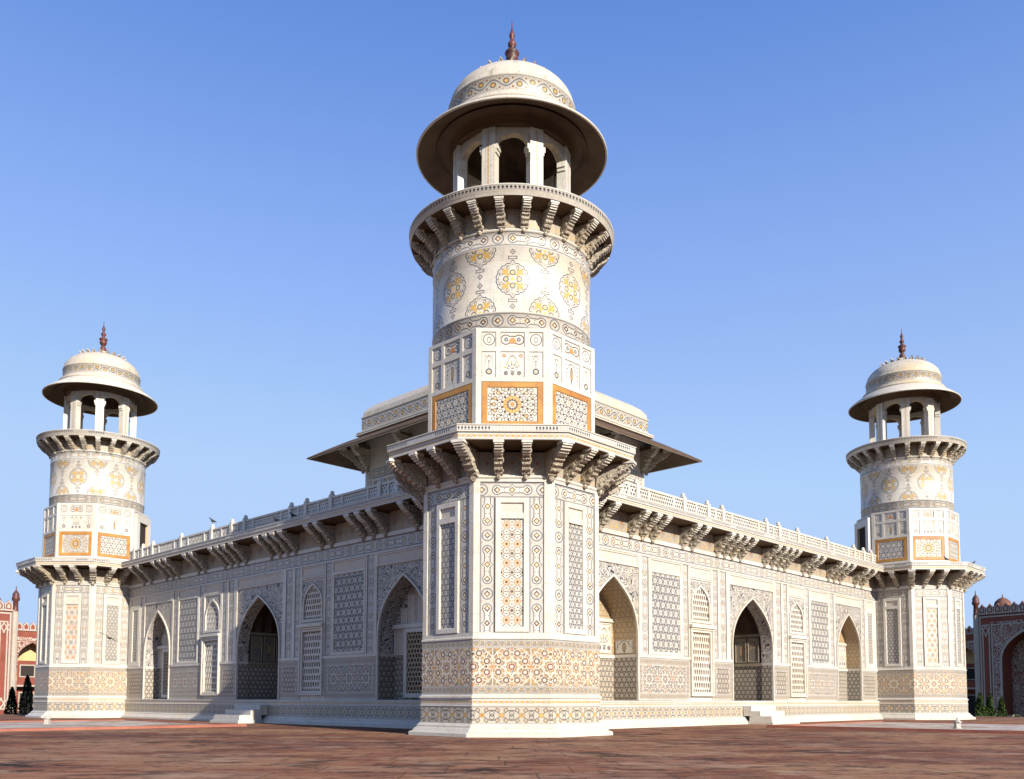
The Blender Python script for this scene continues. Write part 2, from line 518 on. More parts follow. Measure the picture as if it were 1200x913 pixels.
@material('kerb_sandstone', .7, .25, .4, .02)
def _():
    p = pos()
    c = mix(ramp(noise(p, 1.1, 4, .6), .3, .7), (.33, .125, .08), (.24, .085, .06))
    return mix(ramp(noise(p, 7, 5), .56, .75)*.4, c, (.10, .05, .04)), noise(p, 12, 5)
@material('gate_white', .7, .2)
def _():
    return marble((.37, .32, .27), .3, .6, 0)
@material('gate_floral', .7, .2)
def _():
    p = pos(); F = per(noise(p, 1.5, 2, .5, .8)*11.0, 1.0)
    c = mix(line(F, .20), (.17, .05, .035), (.42, .36, .30))
    d = N(voro(p, 3.2).outputs['Distance'])
    return finish(mix(AND(gt(ab(F), .25), lt(d, .2)), c, (.42, .36, .30)))
@material('gate_chain', .7, .2)
def _():
    x, y = uv(); X = per(x, .9)
    d = line(ab(y) - cs(x*(pi/.9))*.0 - .22 + ab(sn(x*(pi/.9)))*.2, .06)
    return finish(mix(OR(d, line(ab(y) - .44, .05)), (.33, .10, .06), (.64, .57, .48)))
@material('plaster_yellow', .8, .1)
def _():
    return mix(ramp(noise(pos(), 1.6, 5), .35, .65), (.60, .42, .20), (.48, .33, .17))
@material('finial_red', .5, .4, .3, .01)
def _():
    return mix(ramp(noise(pos(), 6, 3), .4, .6), (.12, .032, .022), (.05, .022, .018))
@material('pool_marble', .6, .3)
def _():
    c = marble((.48, .43, .37), .5, .7)
    return mix(ramp(noise(pos(), .9, 6, .7), .47, .56)*.75, c, (.22, .11, .075))
@material('lamp_stone', .7, .2)
def _():
    return marble((.40, .37, .33), .4, .9, 0)
@material('dome_brown', .7, .2)
def _():
    return mix(ramp(noise(pos(), 2, 4), .4, .6), (.17, .08, .05), (.11, .06, .045))
@material('garden_ground', .95, .05)
def _():
    p = pos()
    return mix(ramp(noise(p, .25, 6), .35, .65), (.05, .075, .02), (.12, .09, .045))
@material('shrub_leaf', .7, .2)
def _():
    return mix(ramp(noise(pos(), 5, 3), .35, .65), (.022, .042, .008), (.05, .075, .016))
@material('cypress_leaf', .8, .1)
def _():
    return mix(ramp(noise(pos(), 5, 3), .35, .65), (.010, .018, .010), (.022, .032, .014))
@material('bark', .9, .1)
def _():
    return mix(ramp(noise(pos(), 9, 3), .4, .6), (.09, .06, .04), (.14, .10, .07))
@material('petal_white', .6, .2)
def _(): return (.75, .70, .62)
@material('bird_dark', .6, .3)
def _():
    return mix(ramp(noise(pos(), 20, 2), .4, .6), (.020, .020, .024), (.05, .048, .05))
@material('bird_grey', .6, .3)
def _():
    return mix(ramp(noise(pos(), 20, 2), .4, .6), (.05, .05, .06), (.12, .12, .14))

# ------------------------------------------------------------------ mesh builder
class MB:
    def __init__(s): s.v = []; s.f = []; s.uv = []; s.m = []; s.s = []; s.mats = []
    def mi(s, m):
        if m not in s.mats: s.mats.append(m)
        return s.mats.index(m)
    def poly(s, pts, uvs, mat, n=None, smooth=False):
        pts = [Vector(p) for p in pts]
        if uvs is None: uvs = [(0, 0)]*len(pts)
        if n is not None:
            nn = Vector((0, 0, 0))
            for i in range(len(pts)):
                a, b = pts[i], pts[(i + 1) % len(pts)]
                nn += Vector(((a.y - b.y)*(a.z + b.z), (a.z - b.z)*(a.x + b.x), (a.x - b.x)*(a.y + b.y)))
            if nn.dot(Vector(n)) < 0: pts = pts[::-1]; uvs = list(uvs)[::-1]
        i0 = len(s.v); s.v += [tuple(p) for p in pts]
        s.f.append(tuple(range(i0, i0 + len(pts)))); s.uv.append(list(uvs)); s.m.append(s.mi(mat)); s.s.append(smooth)
    def build(s, name, parent=None, weld=True, bevel=0):
        me = bpy.data.meshes.new(name)
        vs, fs = s.v, s.f
        if weld:
            d = {}; mp = []; nv = []
            for v in vs:
                k = (round(v[0], 4), round(v[1], 4), round(v[2], 4))
                if k not in d: d[k] = len(nv); nv.append(v)
                mp.append(d[k])
            F = []; UV = []; MM = []; SS = []
            for f, u, m, sm in zip(fs, s.uv, s.m, s.s):
                q = []; qu = []
                for i, a in enumerate(f):
                    b = mp[a]
                    if b not in q: q.append(b); qu.append(u[i])
                if len(q) >= 3: F.append(q); UV.append(qu); MM.append(m); SS.append(sm)
            vs = nv
        else: F, UV, MM, SS = fs, s.uv, s.m, s.s
        me.from_pydata(vs, [], F)
        for m in s.mats: me.materials.append(MATS[m])
        ul = me.uv_layers.new(name='UVMap')
        k = 0
        flat = []
        for u in UV:
            for c in u: flat += [c[0], c[1]]
        if len(flat) == 2*len(me.loops): ul.data.foreach_set('uv', flat)
        me.polygons.foreach_set('material_index', MM); me.polygons.foreach_set('use_smooth', SS)
        me.update()
        o = bpy.data.objects.new(name, me); COL.objects.link(o)
        if parent: o.parent = parent
        return o
ID = lambda u, n, z: Vector((u, n, z))
def rect(mb, F, u0, u1, z0, z1, n, mat, mode='m', nrm=None, uvo=(0, 0)):
    uc, zc = (u0 + u1)/2, (z0 + z1)/2; w, h = u1 - u0, z1 - z0
    def q(u, z):
        if mode == 'm': return (u - uc + uvo[0], z - zc + uvo[1])
        if mode == 'h': return ((u - uc)/h, (z - zc)/h)
        if mode == 'v': return ((z - zc)/w, (u - uc)/w)
        if mode == 'p': return ((u - uc)/h, (z - zc)/h)
    P = [(u0, z0), (u1, z0), (u1, z1), (u0, z1)]
    N0 = (F(0, 1, 0) - F(0, 0, 0)) if nrm is None else nrm
    mb.poly([F(u, n, z) for u, z in P], [q(u, z) for u, z in P], mat, N0)
def box(mb, F, u0, u1, n0, n1, z0, z1, mat, front=None, mode='m', back=True):
    rect(mb, F, u0, u1, z0, z1, n1, front or mat, mode)
    D = lambda a, b, c: F(a, b, c) - F(0, 0, 0)
    def q(p, n):
        P = [F(*a) for a in p]; mb.poly(P, [(a[0] + a[1], a[2] + a[1]) for a in p], mat, n)
    q([(u0, n0, z0), (u0, n1, z0), (u0, n1, z1), (u0, n0, z1)], D(-1, 0, 0))
    q([(u1, n0, z0), (u1, n1, z0), (u1, n1, z1), (u1, n0, z1)], D(1, 0, 0))
    q([(u0, n0, z0), (u1, n0, z0), (u1, n1, z0), (u0, n1, z0)], D(0, 0, -1))
    q([(u0, n0, z1), (u1, n0, z1), (u1, n1, z1), (u0, n1, z1)], D(0, 0, 1))
    if back: q([(u0, n0, z0), (u1, n0, z0), (u1, n0, z1), (u0, n0, z1)], D(0, -1, 0))
def frame(mb, F, u0, u1, z0, z1, w, n0, n1, mat, wb=None):
    """picture frame: outer rectangle, bar width w, from n0 out to n1, with a small chamfer"""
    D = lambda a, b, c: F(a, b, c) - F(0, 0, 0)
    ch = min(.012, w*.25)
    def ringpts(e, n): return [F(u0 + e, n, z0 + e), F(u1 - e, n, z0 + e), F(u1 - e, n, z1 - e), F(u0 + e, n, z1 - e)]
    rings = [ringpts(0, n0), ringpts(0, n1 - ch), ringpts(ch, n1), ringpts(w - ch, n1), ringpts(w, n1 - ch), ringpts(w, n0)]
    cen = [D(0, 0, -1), D(1, 0, 0), D(0, 0, 1), D(-1, 0, 0)]
    for k in range(5):
        for i in range(4):
            j = (i + 1) % 4
            nn = {0: cen[i], 1: cen[i] + D(0, 1, 0), 2: D(0, 1, 0), 3: D(0, 1, 0) - cen[i], 4: -cen[i]}[k]
            mb.poly([rings[k][i], rings[k][j], rings[k + 1][j], rings[k + 1][i]], None, mat, nn)
def lathe(mb, prof, seg, mat, mats=None, smooth=True, ang0=0, c=(0, 0), uvR=None):
    """prof: list of (r, z); outward normals guessed from the profile direction (bottom to top outside)"""
    for k in range(len(prof) - 1):
        (r0, z0), (r1, z1) = prof[k], prof[k + 1]
        m = mats[k] if mats else mat
        nr, nz = (z1 - z0), -(r1 - r0)
        for i in range(seg):
            a0 = ang0 + 2*pi*i/seg; a1 = ang0 + 2*pi*(i + 1)/seg; am = (a0 + a1)/2
            P = [(r0, a0, z0), (r0, a1, z0), (r1, a1, z1), (r1, a0, z1)]
            R = uvR or max(r0, r1)
            mb.poly([(c[0] + r*cos(a), c[1] + r*sin(a), z) for r, a, z in P], [(a*R, z if abs(z1 - z0) > 1e-4 else r) for r, a, z in P], m,
                    (nr*cos(am), nr*sin(am), nz), smooth)
def lathe_band(mb, r, z0, z1, seg, mat, n_per, period, ang0=0, c=(0, 0)):
    """one ring strip whose uv is normalised by its height, with a whole number of periods round it"""
    h = z1 - z0
    tot = n_per*period
    for i in range(seg):
        a0 = ang0 + 2*pi*i/seg; a1 = ang0 + 2*pi*(i + 1)/seg
        P = [(a0, z0, 0, -.5), (a1, z0, 1, -.5), (a1, z1, 1, .5), (a0, z1, 0, .5)]
        mb.poly([(c[0] + r*cos(a), c[1] + r*sin(a), z) for a, z, q, w in P], [((a - ang0)/(2*pi)*tot, w) for a, z, q, w in P], mat,
                (cos((a0 + a1)/2), sin((a0 + a1)/2), 0), True)
T8 = tan(pi/8)
def octF(k):      # face frame k: normal at 45k degrees
    a = k*pi/4; n = Vector((cos(a), sin(a), 0)); t = Vector((-sin(a), cos(a), 0))
    return lambda u, q, z: t*u + n*q + Vector((0, 0, z))
def oct_profile(mb, prof, mat, mats=None):
    for k in range(8):
        F = octF(k)
        for i in range(len(prof) - 1):
            (a0, z0), (a1, z1) = prof[i], prof[i + 1]; m = mats[i] if mats else mat
            nr, nz = (z1 - z0), -(a1 - a0)
            P = [(-a0*T8, a0, z0), (a0*T8, a0, z0), (a1*T8, a1, z1), (-a1*T8, a1, z1)]
            mb.poly([F(*p) for p in P], [(p[0], p[2] + p[1]) for p in P], m, F(0, nr, nz) - F(0, 0, 0))
def oct_band(mb, a, z0, z1, mat, period):
    w = 2*a*T8; h = z1 - z0; n = max(1, round(w/h/period)); sc = n*period/w
    for k in range(8):
        F = octF(k)
        P = [(-w/2, z0), (w/2, z0), (w/2, z1), (-w/2, z1)]
        mb.poly([F(u, a, z) for u, z in P], [(u*sc, (z - z0)/h - .5) for u, z in P], mat, F(0, 1, 0))

def tag(o, label=None, cat=None, group=None, kind=None):
    if label: o['label'] = label
    if cat: o['category'] = cat
    if group: o['group'] = group
    if kind: o['kind'] = kind
    return o
def empty(name, loc=(0, 0, 0), rz=0):
    o = bpy.data.objects.new(name, None); COL.objects.link(o); o.location = loc; o.rotation_euler = (0, 0, rz); o.empty_display_size = .3
    return o
def copy_tree(o, parent=None):
    kids = [c for c in KIDS.get(o.name, [])]
    c = o.copy(); COL.objects.link(c); c.parent = parent
    for ch in kids: copy_tree(ch, c)
    return c
def kids_index():
    KIDS.clear()
    for o in COL.objects:
        if o.parent: KIDS.setdefault(o.parent.name, []).append(o)
KIDS = {}

# ------------------------------------------------------------------ shared ornaments
def bracket_mesh(F, L, z0, z1, w, name, parent, head=1.25):
    """carved S-shaped bracket: foot on the wall at n=0, z0; head under the slab at n=L, z1"""
    H = z1 - z0
    pf = [(0, .0), (.10, -.02), (.17, .03), (.20, .12), (.30, .14), (.34, .24), (.44, .30), (.47, .42), (.56, .45), (.58, .55),
          (.66, .55), (.70, .62), (.78, .62), (.80, .69), (.87, .69), (.885, .76), (.94, .765), (.955, .83), (1.0, .84), (1.0, .90), (0, .90)]
    mb = MB()
    P = [(n*L, z0 + z*H) for n, z in pf]
    cen = (L*.3, z0 + H*.5)
    m = 'marble_carved'
    e = .012
    for sgn in (-1, 1):
        mb.poly([F(sgn*w/2, n, z) for n, z in P], [(n, z) for n, z in P], m, F(sgn, 0, 0) - F(0, 0, 0))
    for i in range(len(P)):
        a, b = P[i], P[(i + 1) % len(P)]
        t = (b[0] - a[0], b[1] - a[1]); nn = (t[1], -t[0])
        mb.poly([F(-w/2, *a), F(w/2, *a), F(w/2, *b), F(-w/2, *b)], [(a[0], 0), (a[0], w), (b[0], w), (b[0], 0)], 'marble_white' if i in (10,12,14,16,18) else m, F(0, nn[0], nn[1]) - F(0, 0, 0))
    # raised volutes on both cheeks
    for sgn in (-1, 1):
        for (cn, cz, r) in ((.66, .74, .11), (.36, .48, .13), (.13, .16, .09)):
            seg = 10; r_ = r*min(L, H)*.9
            c = (cn*L, z0 + cz*H)
            ring = [(c[0] + r_*cos(2*pi*i/seg), c[1] + r_*sin(2*pi*i/seg)) for i in range(seg)]
            ring2 = [(c[0] + r_*.55*cos(2*pi*i/seg), c[1] + r_*.55*sin(2*pi*i/seg)) for i in range(seg)]
            for i in range(seg):
                j = (i + 1) % seg
                mb.poly([F(sgn*w/2, *ring[i]), F(sgn*w/2, *ring[j]), F(sgn*(w/2 + .022), *ring2[j]), F(sgn*(w/2 + .022), *ring2[i])], None, m, F(sgn, 0, 0) - F(0, 0, 0), True)
            mb.poly([F(sgn*(w/2 + .022), *q) for q in ring2], None, m, F(sgn, 0, 0) - F(0, 0, 0))
    hw = w*head/2
    box(mb, F, -hw, hw, L*.72, L*1.03, z0 + .90*H, z1, 'marble_white')
    box(mb, F, -hw*.92, hw*.92, 0, L*.72, z0 + .92*H, z1, 'marble_soffit')
    # hanging bud at the foot
    r = w*.34; c = (0, .09*L, z0 - .02*H - r*.5)
    for i in range(4):
        for j in range(8):
            t0, t1 = pi*i/4, pi*(i + 1)/4; p0, p1 = 2*pi*j/8, 2*pi*(j + 1)/8
            S = lambda t, p: (c[0] + r*sin(t)*cos(p), c[1] + r*sin(t)*sin(p), c[2] + r*cos(t))
            q = [S(t0, p0), S(t0, p1), S(t1, p1), S(t1, p0)]
            mb.poly([F(*a) for a in q], None, m, F(*S((t0 + t1)/2, (p0 + p1)/2)) - F(*c), True)
    return mb.build(name, parent)

def arch_pts(w, h, n=9, cusp=0):
    """right half from springing (w,0) up to the apex (0,h)"""
    P0, P1, P2, P3 = (w, 0), (w, .48*h), (.62*w, .74*h), (0, h)
    out = []
    for i in range(n + 1):
        t = i/n; a, b, c, d = (1 - t)**3, 3*t*(1 - t)**2, 3*t*t*(1 - t), t**3
        out.append((a*P0[0] + b*P1[0] + c*P2[0] + d*P3[0], a*P0[1] + b*P1[1] + c*P2[1] + d*P3[1]))
    return out
def arch_outline(cx, w, zb, zs, h, n=9):
    r = arch_pts(w, h, n)
    left = [(cx - w, zb)] + [(cx - x, zs + z) for x, z in r]
    right = [(cx + x, zs + z) for x, z in r[::-1]][1:] + [(cx + w, zb)]
    return left + right
def arch_width(z, w, zs, h):
    if z <= zs: return w
    r = arch_pts(w, h, 12)
    for i in range(len(r) - 1):
        if zs + r[i][1] <= z <= zs + r[i + 1][1]:
            k = (z - zs - r[i][1])/max(1e-6, r[i + 1][1] - r[i][1]); return r[i][0] + (r[i + 1][0] - r[i][0])*k
    return 0
def arch_panel(mb, F, u0, u1, z0, z1, cx, w, zs, h, n, mat, n_pts=9):
    """rectangle with a pointed opening standing on its lower edge"""
    out = arch_outline(cx, w, z0, zs, h, n_pts); mid = len(out)//2
    uvf = lambda p: (p[0] - cx, p[1] - z0)
    A = [(u0, z0)] + out[:mid + 1] + [(cx, z1), (u0, z1)]
    B = [(u1, z0)] + out[mid:][::-1] + [(cx, z1), (u1, z1)]
    for P in (A, B): mb.poly([F(p[0], n, p[1]) for p in P], [uvf(p) for p in P], mat, F(0, 1, 0) - F(0, 0, 0))
def arch_sweep(mb, F, out, n0, n1, mat, inward=True, w=0):
    """surface through the outline from depth n0 to n1 (the soffit and jambs)"""
    cx = sum(p[0] for p in out)/len(out); cz = sum(p[1] for p in out)/len(out)
    L = 0
    for i in range(len(out) - 1):
        a, b = out[i], out[i + 1]; d = sqrt((a[0] - b[0])**2 + (a[1] - b[1])**2)
        m = ((a[0] + b[0])/2, (a[1] + b[1])/2); s = 1 if inward else -1
        nn = F(s*(cx - m[0]), 0, s*(cz - m[1])) - F(0, 0, 0)
        mb.poly([F(a[0], n0, a[1]), F(b[0], n0, b[1]), F(b[0], n1, b[1]), F(a[0], n1, a[1])], [(0, L), (0, L + d), (n1 - n0, L + d), (n1 - n0, L)], mat, nn)
        L += d
def arch_mould(mb, F, cx, w, zb, zs, h, bar, n0, n1, mat, n_pts=9):
    """raised moulding following the arch"""
    o = arch_outline(cx, w, zb, zs, h, n_pts); i_ = arch_outline(cx, w - bar, zb, zs, h - bar*1.25, n_pts)
    for k in range(len(o) - 1):
        mb.poly([F(o[k][0], n1, o[k][1]), F(o[k + 1][0], n1, o[k + 1][1]), F(i_[k + 1][0], n1, i_[k + 1][1]), F(i_[k][0], n1, i_[k][1])], None, mat, F(0, 1, 0) - F(0, 0, 0))
    arch_sweep(mb, F, i_, n0, n1, mat, True); arch_sweep(mb, F, o, n0, n1, mat, False)
def jali(mb, F, u0, u1, z0, z1, cw, ch, n0, n1, mat, open_=.72, wfn=None, cx=0):
    """pierced hexagonal lattice, real thickness"""
    D = F(0, 1, 0) - F(0, 0, 0)
    nc = max(1, round((u1 - u0)/cw)); cw = (u1 - u0)/nc; nr = max(1, round((z1 - z0)/(ch*.75))); cz = (z1 - z0)/(nr*.75); ch = cz
    def cl(p):
        z = min(max(p[1], z0), z1); u = min(max(p[0], u0), u1)
        if wfn:
            w = wfn(z); u = min(max(u, cx - w), cx + w)
        return (u, z)
    for r in range(nr + 1):
        for c in range(nc + 1):
            x = u0 + (c + (.5 if r % 2 else 0))*cw; z = z0 + r*.75*ch
            hexo = [(0, .5), (.5, .25), (.5, -.25), (0, -.5), (-.5, -.25), (-.5, .25)]
            O = [cl((x + a*cw, z + b*ch)) for a, b in hexo]; I = [cl((x + a*cw*open_, z + b*ch*open_)) for a, b in hexo]
            ar = abs(sum(O[i][0]*O[(i + 1) % 6][1] - O[(i + 1) % 6][0]*O[i][1] for i in range(6)))/2
            if ar < 1e-4: continue
            for i in range(6):
                j = (i + 1) % 6
                q = [O[i], O[j], I[j], I[i]]
                a2 = abs(sum(q[k][0]*q[(k + 1) % 4][1] - q[(k + 1) % 4][0]*q[k][1] for k in range(4)))/2
                if a2 > 1e-6: mb.poly([F(p[0], n1, p[1]) for p in q], None, mat, D)
                if abs(I[i][0] - I[j][0]) + abs(I[i][1] - I[j][1]) > 1e-4:
                    m = ((I[i][0] + I[j][0])/2, (I[i][1] + I[j][1])/2)
                    mb.poly([F(I[i][0], n0, I[i][1]), F(I[j][0], n0, I[j][1]), F(I[j][0], n1, I[j][1]), F(I[i][0], n1, I[i][1])], None, mat,
                            F(x - m[0], 0, z - m[1]) - F(0, 0, 0))

# ------------------------------------------------------------------ the minaret (built once, copied twice)
def make_minaret():
    T = empty('minaret')
    a = 1.931
    # base mouldings
    mb = MB()
    oct_profile(mb, [(2.20, -.05), (2.20, .07), (2.165, .09), (2.12, .10), (2.08, .16), (2.03, .185), (2.03, .215), (1.965, .27), (1.945, .27)], 'marble_white')
    mb.build('base', T)
    # plinth and dado bands
    mb = MB()
    oct_band(mb, 1.95, .27, .61, 'inlay_arabesque', 2.1)
    oct_profile(mb, [(1.95, .61), (1.965, .62), (1.965, .635), (1.945, .645)], 'marble_white')
    oct_band(mb, 1.945, .645, .775, 'inlay_diamonds', .8)
    oct_profile(mb, [(1.945, .775), (1.975, .79), (1.975, .825), (1.935, .845), (1.931, .87)], 'marble_white')
    oct_band(mb, 1.931, .87, 1.04, 'inlay_vine', 1.6)
    w = a*T8
    for k in range(8):
        rect(mb, octF(k), -w, w, 1.04, 1.82, 1.931, 'mosaic_stars')
    oct_band(mb, 1.931, 1.82, 1.99, 'inlay_vine', 1.6)
    oct_profile(mb, [(1.931, 1.99), (1.95, 2.0), (1.95, 2.03), (1.925, 2.05), (1.925, 2.13)], 'marble_white')
    mb.build('dado', T)
    # octagonal body: recessed ground, then raised frames and inlay panels
    mb = MB()
    g = 1.895
    oct_profile(mb, [(1.925, 2.13), (g, 2.135), (g, 5.27), (1.925, 5.275), (1.925, 5.33), (1.955, 5.36), (1.955, 5.40), (1.90, 5.42), (1.90, 5.90)], 'marble_white')
    for k in range(8):
        F = octF(k)
        for s in (-1, 1):
            lo, hi = sorted((s*.665, s*(1.925*T8 + .0)))
            box(mb, F, lo, hi, g - .01, 1.925, 2.134, 5.272, 'marble_white', back=False)
    mb.build('body', T)
    mb = MB()
    oct_band(mb, 1.906, 5.43, 5.90, 'inlay_frieze', 1.15)
    mb.build('frieze', T)
    for k in range(8):
        F = octF(k)
        mb = MB()
        for s in (-1, 1): 
            u0, u1 = sorted((s*.358, s*.662))
            rect(mb, F, u0, u1, 2.14, 4.945, g + .006, 'inlay_border', 'v')
        rect(mb, F, -.662, .662, 4.948, 5.262, g + .006, 'inlay_border', 'h')
        for s in (-1, 1):
            u0, u1 = sorted((s*.352, s*.358)); box(mb, F, u0, u1, g, g + .02, 2.14, 4.945, 'marble_grey_step', back=False)
        mb.build('inlay_border', T)
        mb = MB()
        frame(mb, F, -.35, .35, 2.14, 4.94, .115, g, g + .05, 'marble_white')
        box(mb, F, -.236, .236, g, g + .05, 4.50, 4.62, 'marble_white', back=False)
        fr = mb.build('frame', T)
        mb = MB()
        rect(mb, F, -.236, .236, 4.61, 4.83, g + .010, 'tablet_stone')
        mb.build('tablet', fr)
        mb = MB()
        rect(mb, F, -.236, .236, 2.25, 4.51, g + .008, 'mosaic_rosettes' if k % 2 == 0 else 'mosaic_grey')
        mb.build('mosaic_panel', fr)
    # lower cornice
    mb = MB()
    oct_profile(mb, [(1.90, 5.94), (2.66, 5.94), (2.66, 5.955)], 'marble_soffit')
    oct_band(mb, 2.66, 5.955, 6.09, 'inlay_diamonds', .8)
    oct_profile(mb, [(2.66, 6.09), (2.70, 6.10), (2.70, 6.115)], 'marble_white')
    oct_band(mb, 2.70, 6.115, 6.225, 'inlay_crenel', .62)
    oct_profile(mb, [(2.70, 6.225), (2.715, 6.23), (2.715, 6.25), (1.7, 6.28)], 'marble_white')
    mb.build('cornice', T)
    for k in range(8):
        F0 = octF(k)
        for s in (-1, 1):
            F = (lambda F0, s: lambda u, n, z: F0(u + s*.285, n + 1.90, z))(F0, s)
            bracket_mesh(F, .77, 5.40, 5.94, .175, 'bracket', T)
        an = (k + .5)*pi/4; n_ = Vector((cos(an), sin(an), 0)); t_ = Vector((-sin(an), cos(an), 0))
        F = (lambda n_, t_: lambda u, n, z: t_*u + n_*(n + 2.055) + Vector((0, 0, z)))(n_, t_)
        bracket_mesh(F, .83, 5.37, 5.94, .22, 'bracket', T)
    # upper octagon
    b = 1.85
    mb = MB()
    g2 = b - .03
    oct_profile(mb, [(b, 6.27), (b, 6.45), (g2, 6.452), (g2, 8.50), (b, 8.502), (b, 8.58), (1.78, 8.60)], 'marble_white')
    for k in range(8):
        F = octF(k)
        for s in (-1, 1):
            lo, hi = sorted((s*.65, s*b*T8)); box(mb, F, lo, hi, g2 - .01, b, 6.451, 8.501, 'marble_white', back=False)
            lo, hi = sorted((s*.255, s*.345)); box(mb, F, lo, hi, g2 - .01, b - .002, 7.50, 8.501, 'marble_white', back=False)
        box(mb, F, -.65, .65, g2 - .01, b, 7.43, 7.52, 'marble_white', back=False)
        box(mb, F, -.65, .65, g2 - .01, b - .003, 8.08, 8.18, 'marble_white', back=False)
    mb.build('upper_octagon', T)
    for k in range(8):
        F = octF(k)
        mb = MB(); frame(mb, F, -.645, .645, 6.46, 7.428, .125, g2 + .002, b - .004, 'ochre_stone'); fr = mb.build('stone_frame', T)
        mb = MB(); rect(mb, F, -.522, .522, 6.583, 7.305, g2 + .008, 'mosaic_rosette_panel' if k % 2 == 0 else 'mosaic_warm'); mb.build('mosaic_panel', fr)
        mid = 'picture_vase' if k % 2 == 0 else 'picture_cypress'
        for (u0, u1, z0, z1, m) in ((-.252, .252, 7.525, 8.075, mid), (-.642, -.348, 7.525, 8.075, 'picture_bottle'), (.348, .642, 7.525, 8.075, 'picture_bottle'),
                                    (-.252, .252, 8.185, 8.495, 'picture_cartouche'), (-.642, -.348, 8.185, 8.495, 'picture_cup'), (.348, .642, 8.185, 8.495, 'picture_cup')):
            mb = MB()
            rect(mb, F, u0 + .008, u1 - .008, z0 + .008, z1 - .008, g2 + .006, m, 'p')
            frame(mb, F, u0, u1, z0, z1, .010, g2, g2 + .012, 'marble_grey_step')
            mb.build('inlay_panel', T)
    # doorway to the roof, towards the building (local +y)
    F = octF(2)
    mb = MB()
    o, i_ = .70, .42
    Q = [(-o, 6.2), (-o, 8.42), (o, 8.42), (o, 6.2)]; I = [(-i_, 6.2), (-i_, 8.12), (i_, 8.12), (i_, 6.2)]
    for k in range(3):
        mb.poly([F(Q[k][0], 1.98, Q[k][1]), F(Q[k + 1][0], 1.98, Q[k + 1][1]), F(I[k + 1][0], 1.98, I[k + 1][1]), F(I[k][0], 1.98, I[k][1])], None, 'marble_white', (0, 1, 0))
        for P, s in ((Q, 1), (I, -1)):
            m = ((P[k][0] + P[k + 1][0])/2, (P[k][1] + P[k + 1][1])/2 - 7.2)
            mb.poly([F(P[k][0], 1.86, P[k][1]), F(P[k + 1][0], 1.86, P[k + 1][1]), F(P[k + 1][0], 1.98, P[k + 1][1]), F(P[k][0], 1.98, P[k][1])], None, 'marble_white' if s > 0 else 'marble_tan', F(m[0]*s, 0, m[1]*s) - F(0, 0, 0))
    mb.poly([F(-i_, 1.875, 6.2), F(i_, 1.875, 6.2), F(i_, 1.875, 8.12), F(-i_, 1.875, 8.12)], None, 'void_dark', (0, 1, 0))
    mb.build('doorway', T)
    # round shaft
    r = 1.82; S = 96
    mb = MB()
    lathe(mb, [(1.80, 8.57), (1.82, 8.60)], S, 'marble_white')
    lathe_band(mb, r, 8.60, 8.93, S, 'inlay_border', 9, 4.0)
    lathe(mb, [(r, 8.93), (r + .012, 8.94), (r + .012, 8.955), (r, 8.965)], S, 'marble_grey_step')
    for i in range(S):
        a0, a1 = 2*pi*i/S, 2*pi*(i + 1)/S; sc = 1.43*8/(2*pi)
        P = [(a0, 8.965), (a1, 8.965), (a1, 10.37), (a0, 10.37)]
        # cardinal directions carry the full medallions
        mb.poly([(r*cos(q), r*sin(q), z) for q, z in P], [(q*sc, z - 9.667) for q, z in P], 'inlay_medallions', (cos((a0 + a1)/2), sin((a0 + a1)/2), 0), True)
    lathe(mb, [(r, 10.37), (r + .012, 10.38), (r + .012, 10.395), (r, 10.405)], S, 'marble_grey_step')
    lathe_band(mb, r, 10.405, 10.72, S, 'inlay_border', 9, 4.0)
    lathe(mb, [(r, 10.72), (r + .03, 10.73), (r + .03, 10.76), (r - .01, 10.775), (r - .01, 11.24)], S, 'marble_white')
    mb.build('shaft', T)
    mb = MB(); lathe_band(mb, r - .004, 10.79, 11.22, S, 'inlay_frieze', 24, 1.15, ang0=pi/24); mb.build('frieze', T)
    # balcony
    mb = MB()
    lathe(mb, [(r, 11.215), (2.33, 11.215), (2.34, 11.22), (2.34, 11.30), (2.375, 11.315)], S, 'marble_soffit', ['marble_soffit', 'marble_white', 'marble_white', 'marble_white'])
    lathe_band(mb, 2.375, 11.315, 11.425, S, 'inlay_crenel', 170, .62)
    lathe(mb, [(2.375, 11.425), (2.385, 11.43), (2.385, 11.445), (2.28, 11.45), (2.28, 11.40), (.02, 11.40)], S, 'marble_white')
    mb.build('balcony', T)
    for k in range(24):
        an = (k + .5)*pi/12; n_ = Vector((cos(an), sin(an), 0)); t_ = Vector((-sin(an), cos(an), 0))
        F = (lambda n_, t_: lambda u, n, z: t_*u + n_*(n + 1.80) + Vector((0, 0, z)))(n_, t_)
        bracket_mesh(F, .50, 10.76, 11.215, .16, 'balcony_bracket', T)
    # pavilion: eight piers, cusped arches, eaves, dome
    rc = 1.30
    for k in range(8):
        an = (k + .5)*pi/4; n_ = Vector((cos(an), sin(an), 0)); t_ = Vector((-sin(an), cos(an), 0))
        F = (lambda n_, t_: lambda u, n, z: t_*u + n_*n + Vector((0, 0, z)))(n_, t_)
        mb = MB()
        box(mb, F, -.155, .155, rc - .13, rc + .10, 11.40, 13.36, 'marble_white')
        rect(mb, F, -.06, .06, 11.42, 13.30, rc + .104, 'inlay_diamonds', 'v')
        for s in (-1, 1):      # impost blocks
            for (uu, z0, z1) in ((.215, 12.86, 12.98), (.185, 12.78, 12.86)):
                lo, hi = sorted((s*.154, s*uu)); box(mb, F, lo, hi, rc - .11, rc + .085, z0, z1, 'marble_white')
        mb.build('column', T)
    mb = MB()
    # ring wall with cusped arch openings between the piers
    ap = rc*cos(pi/8)
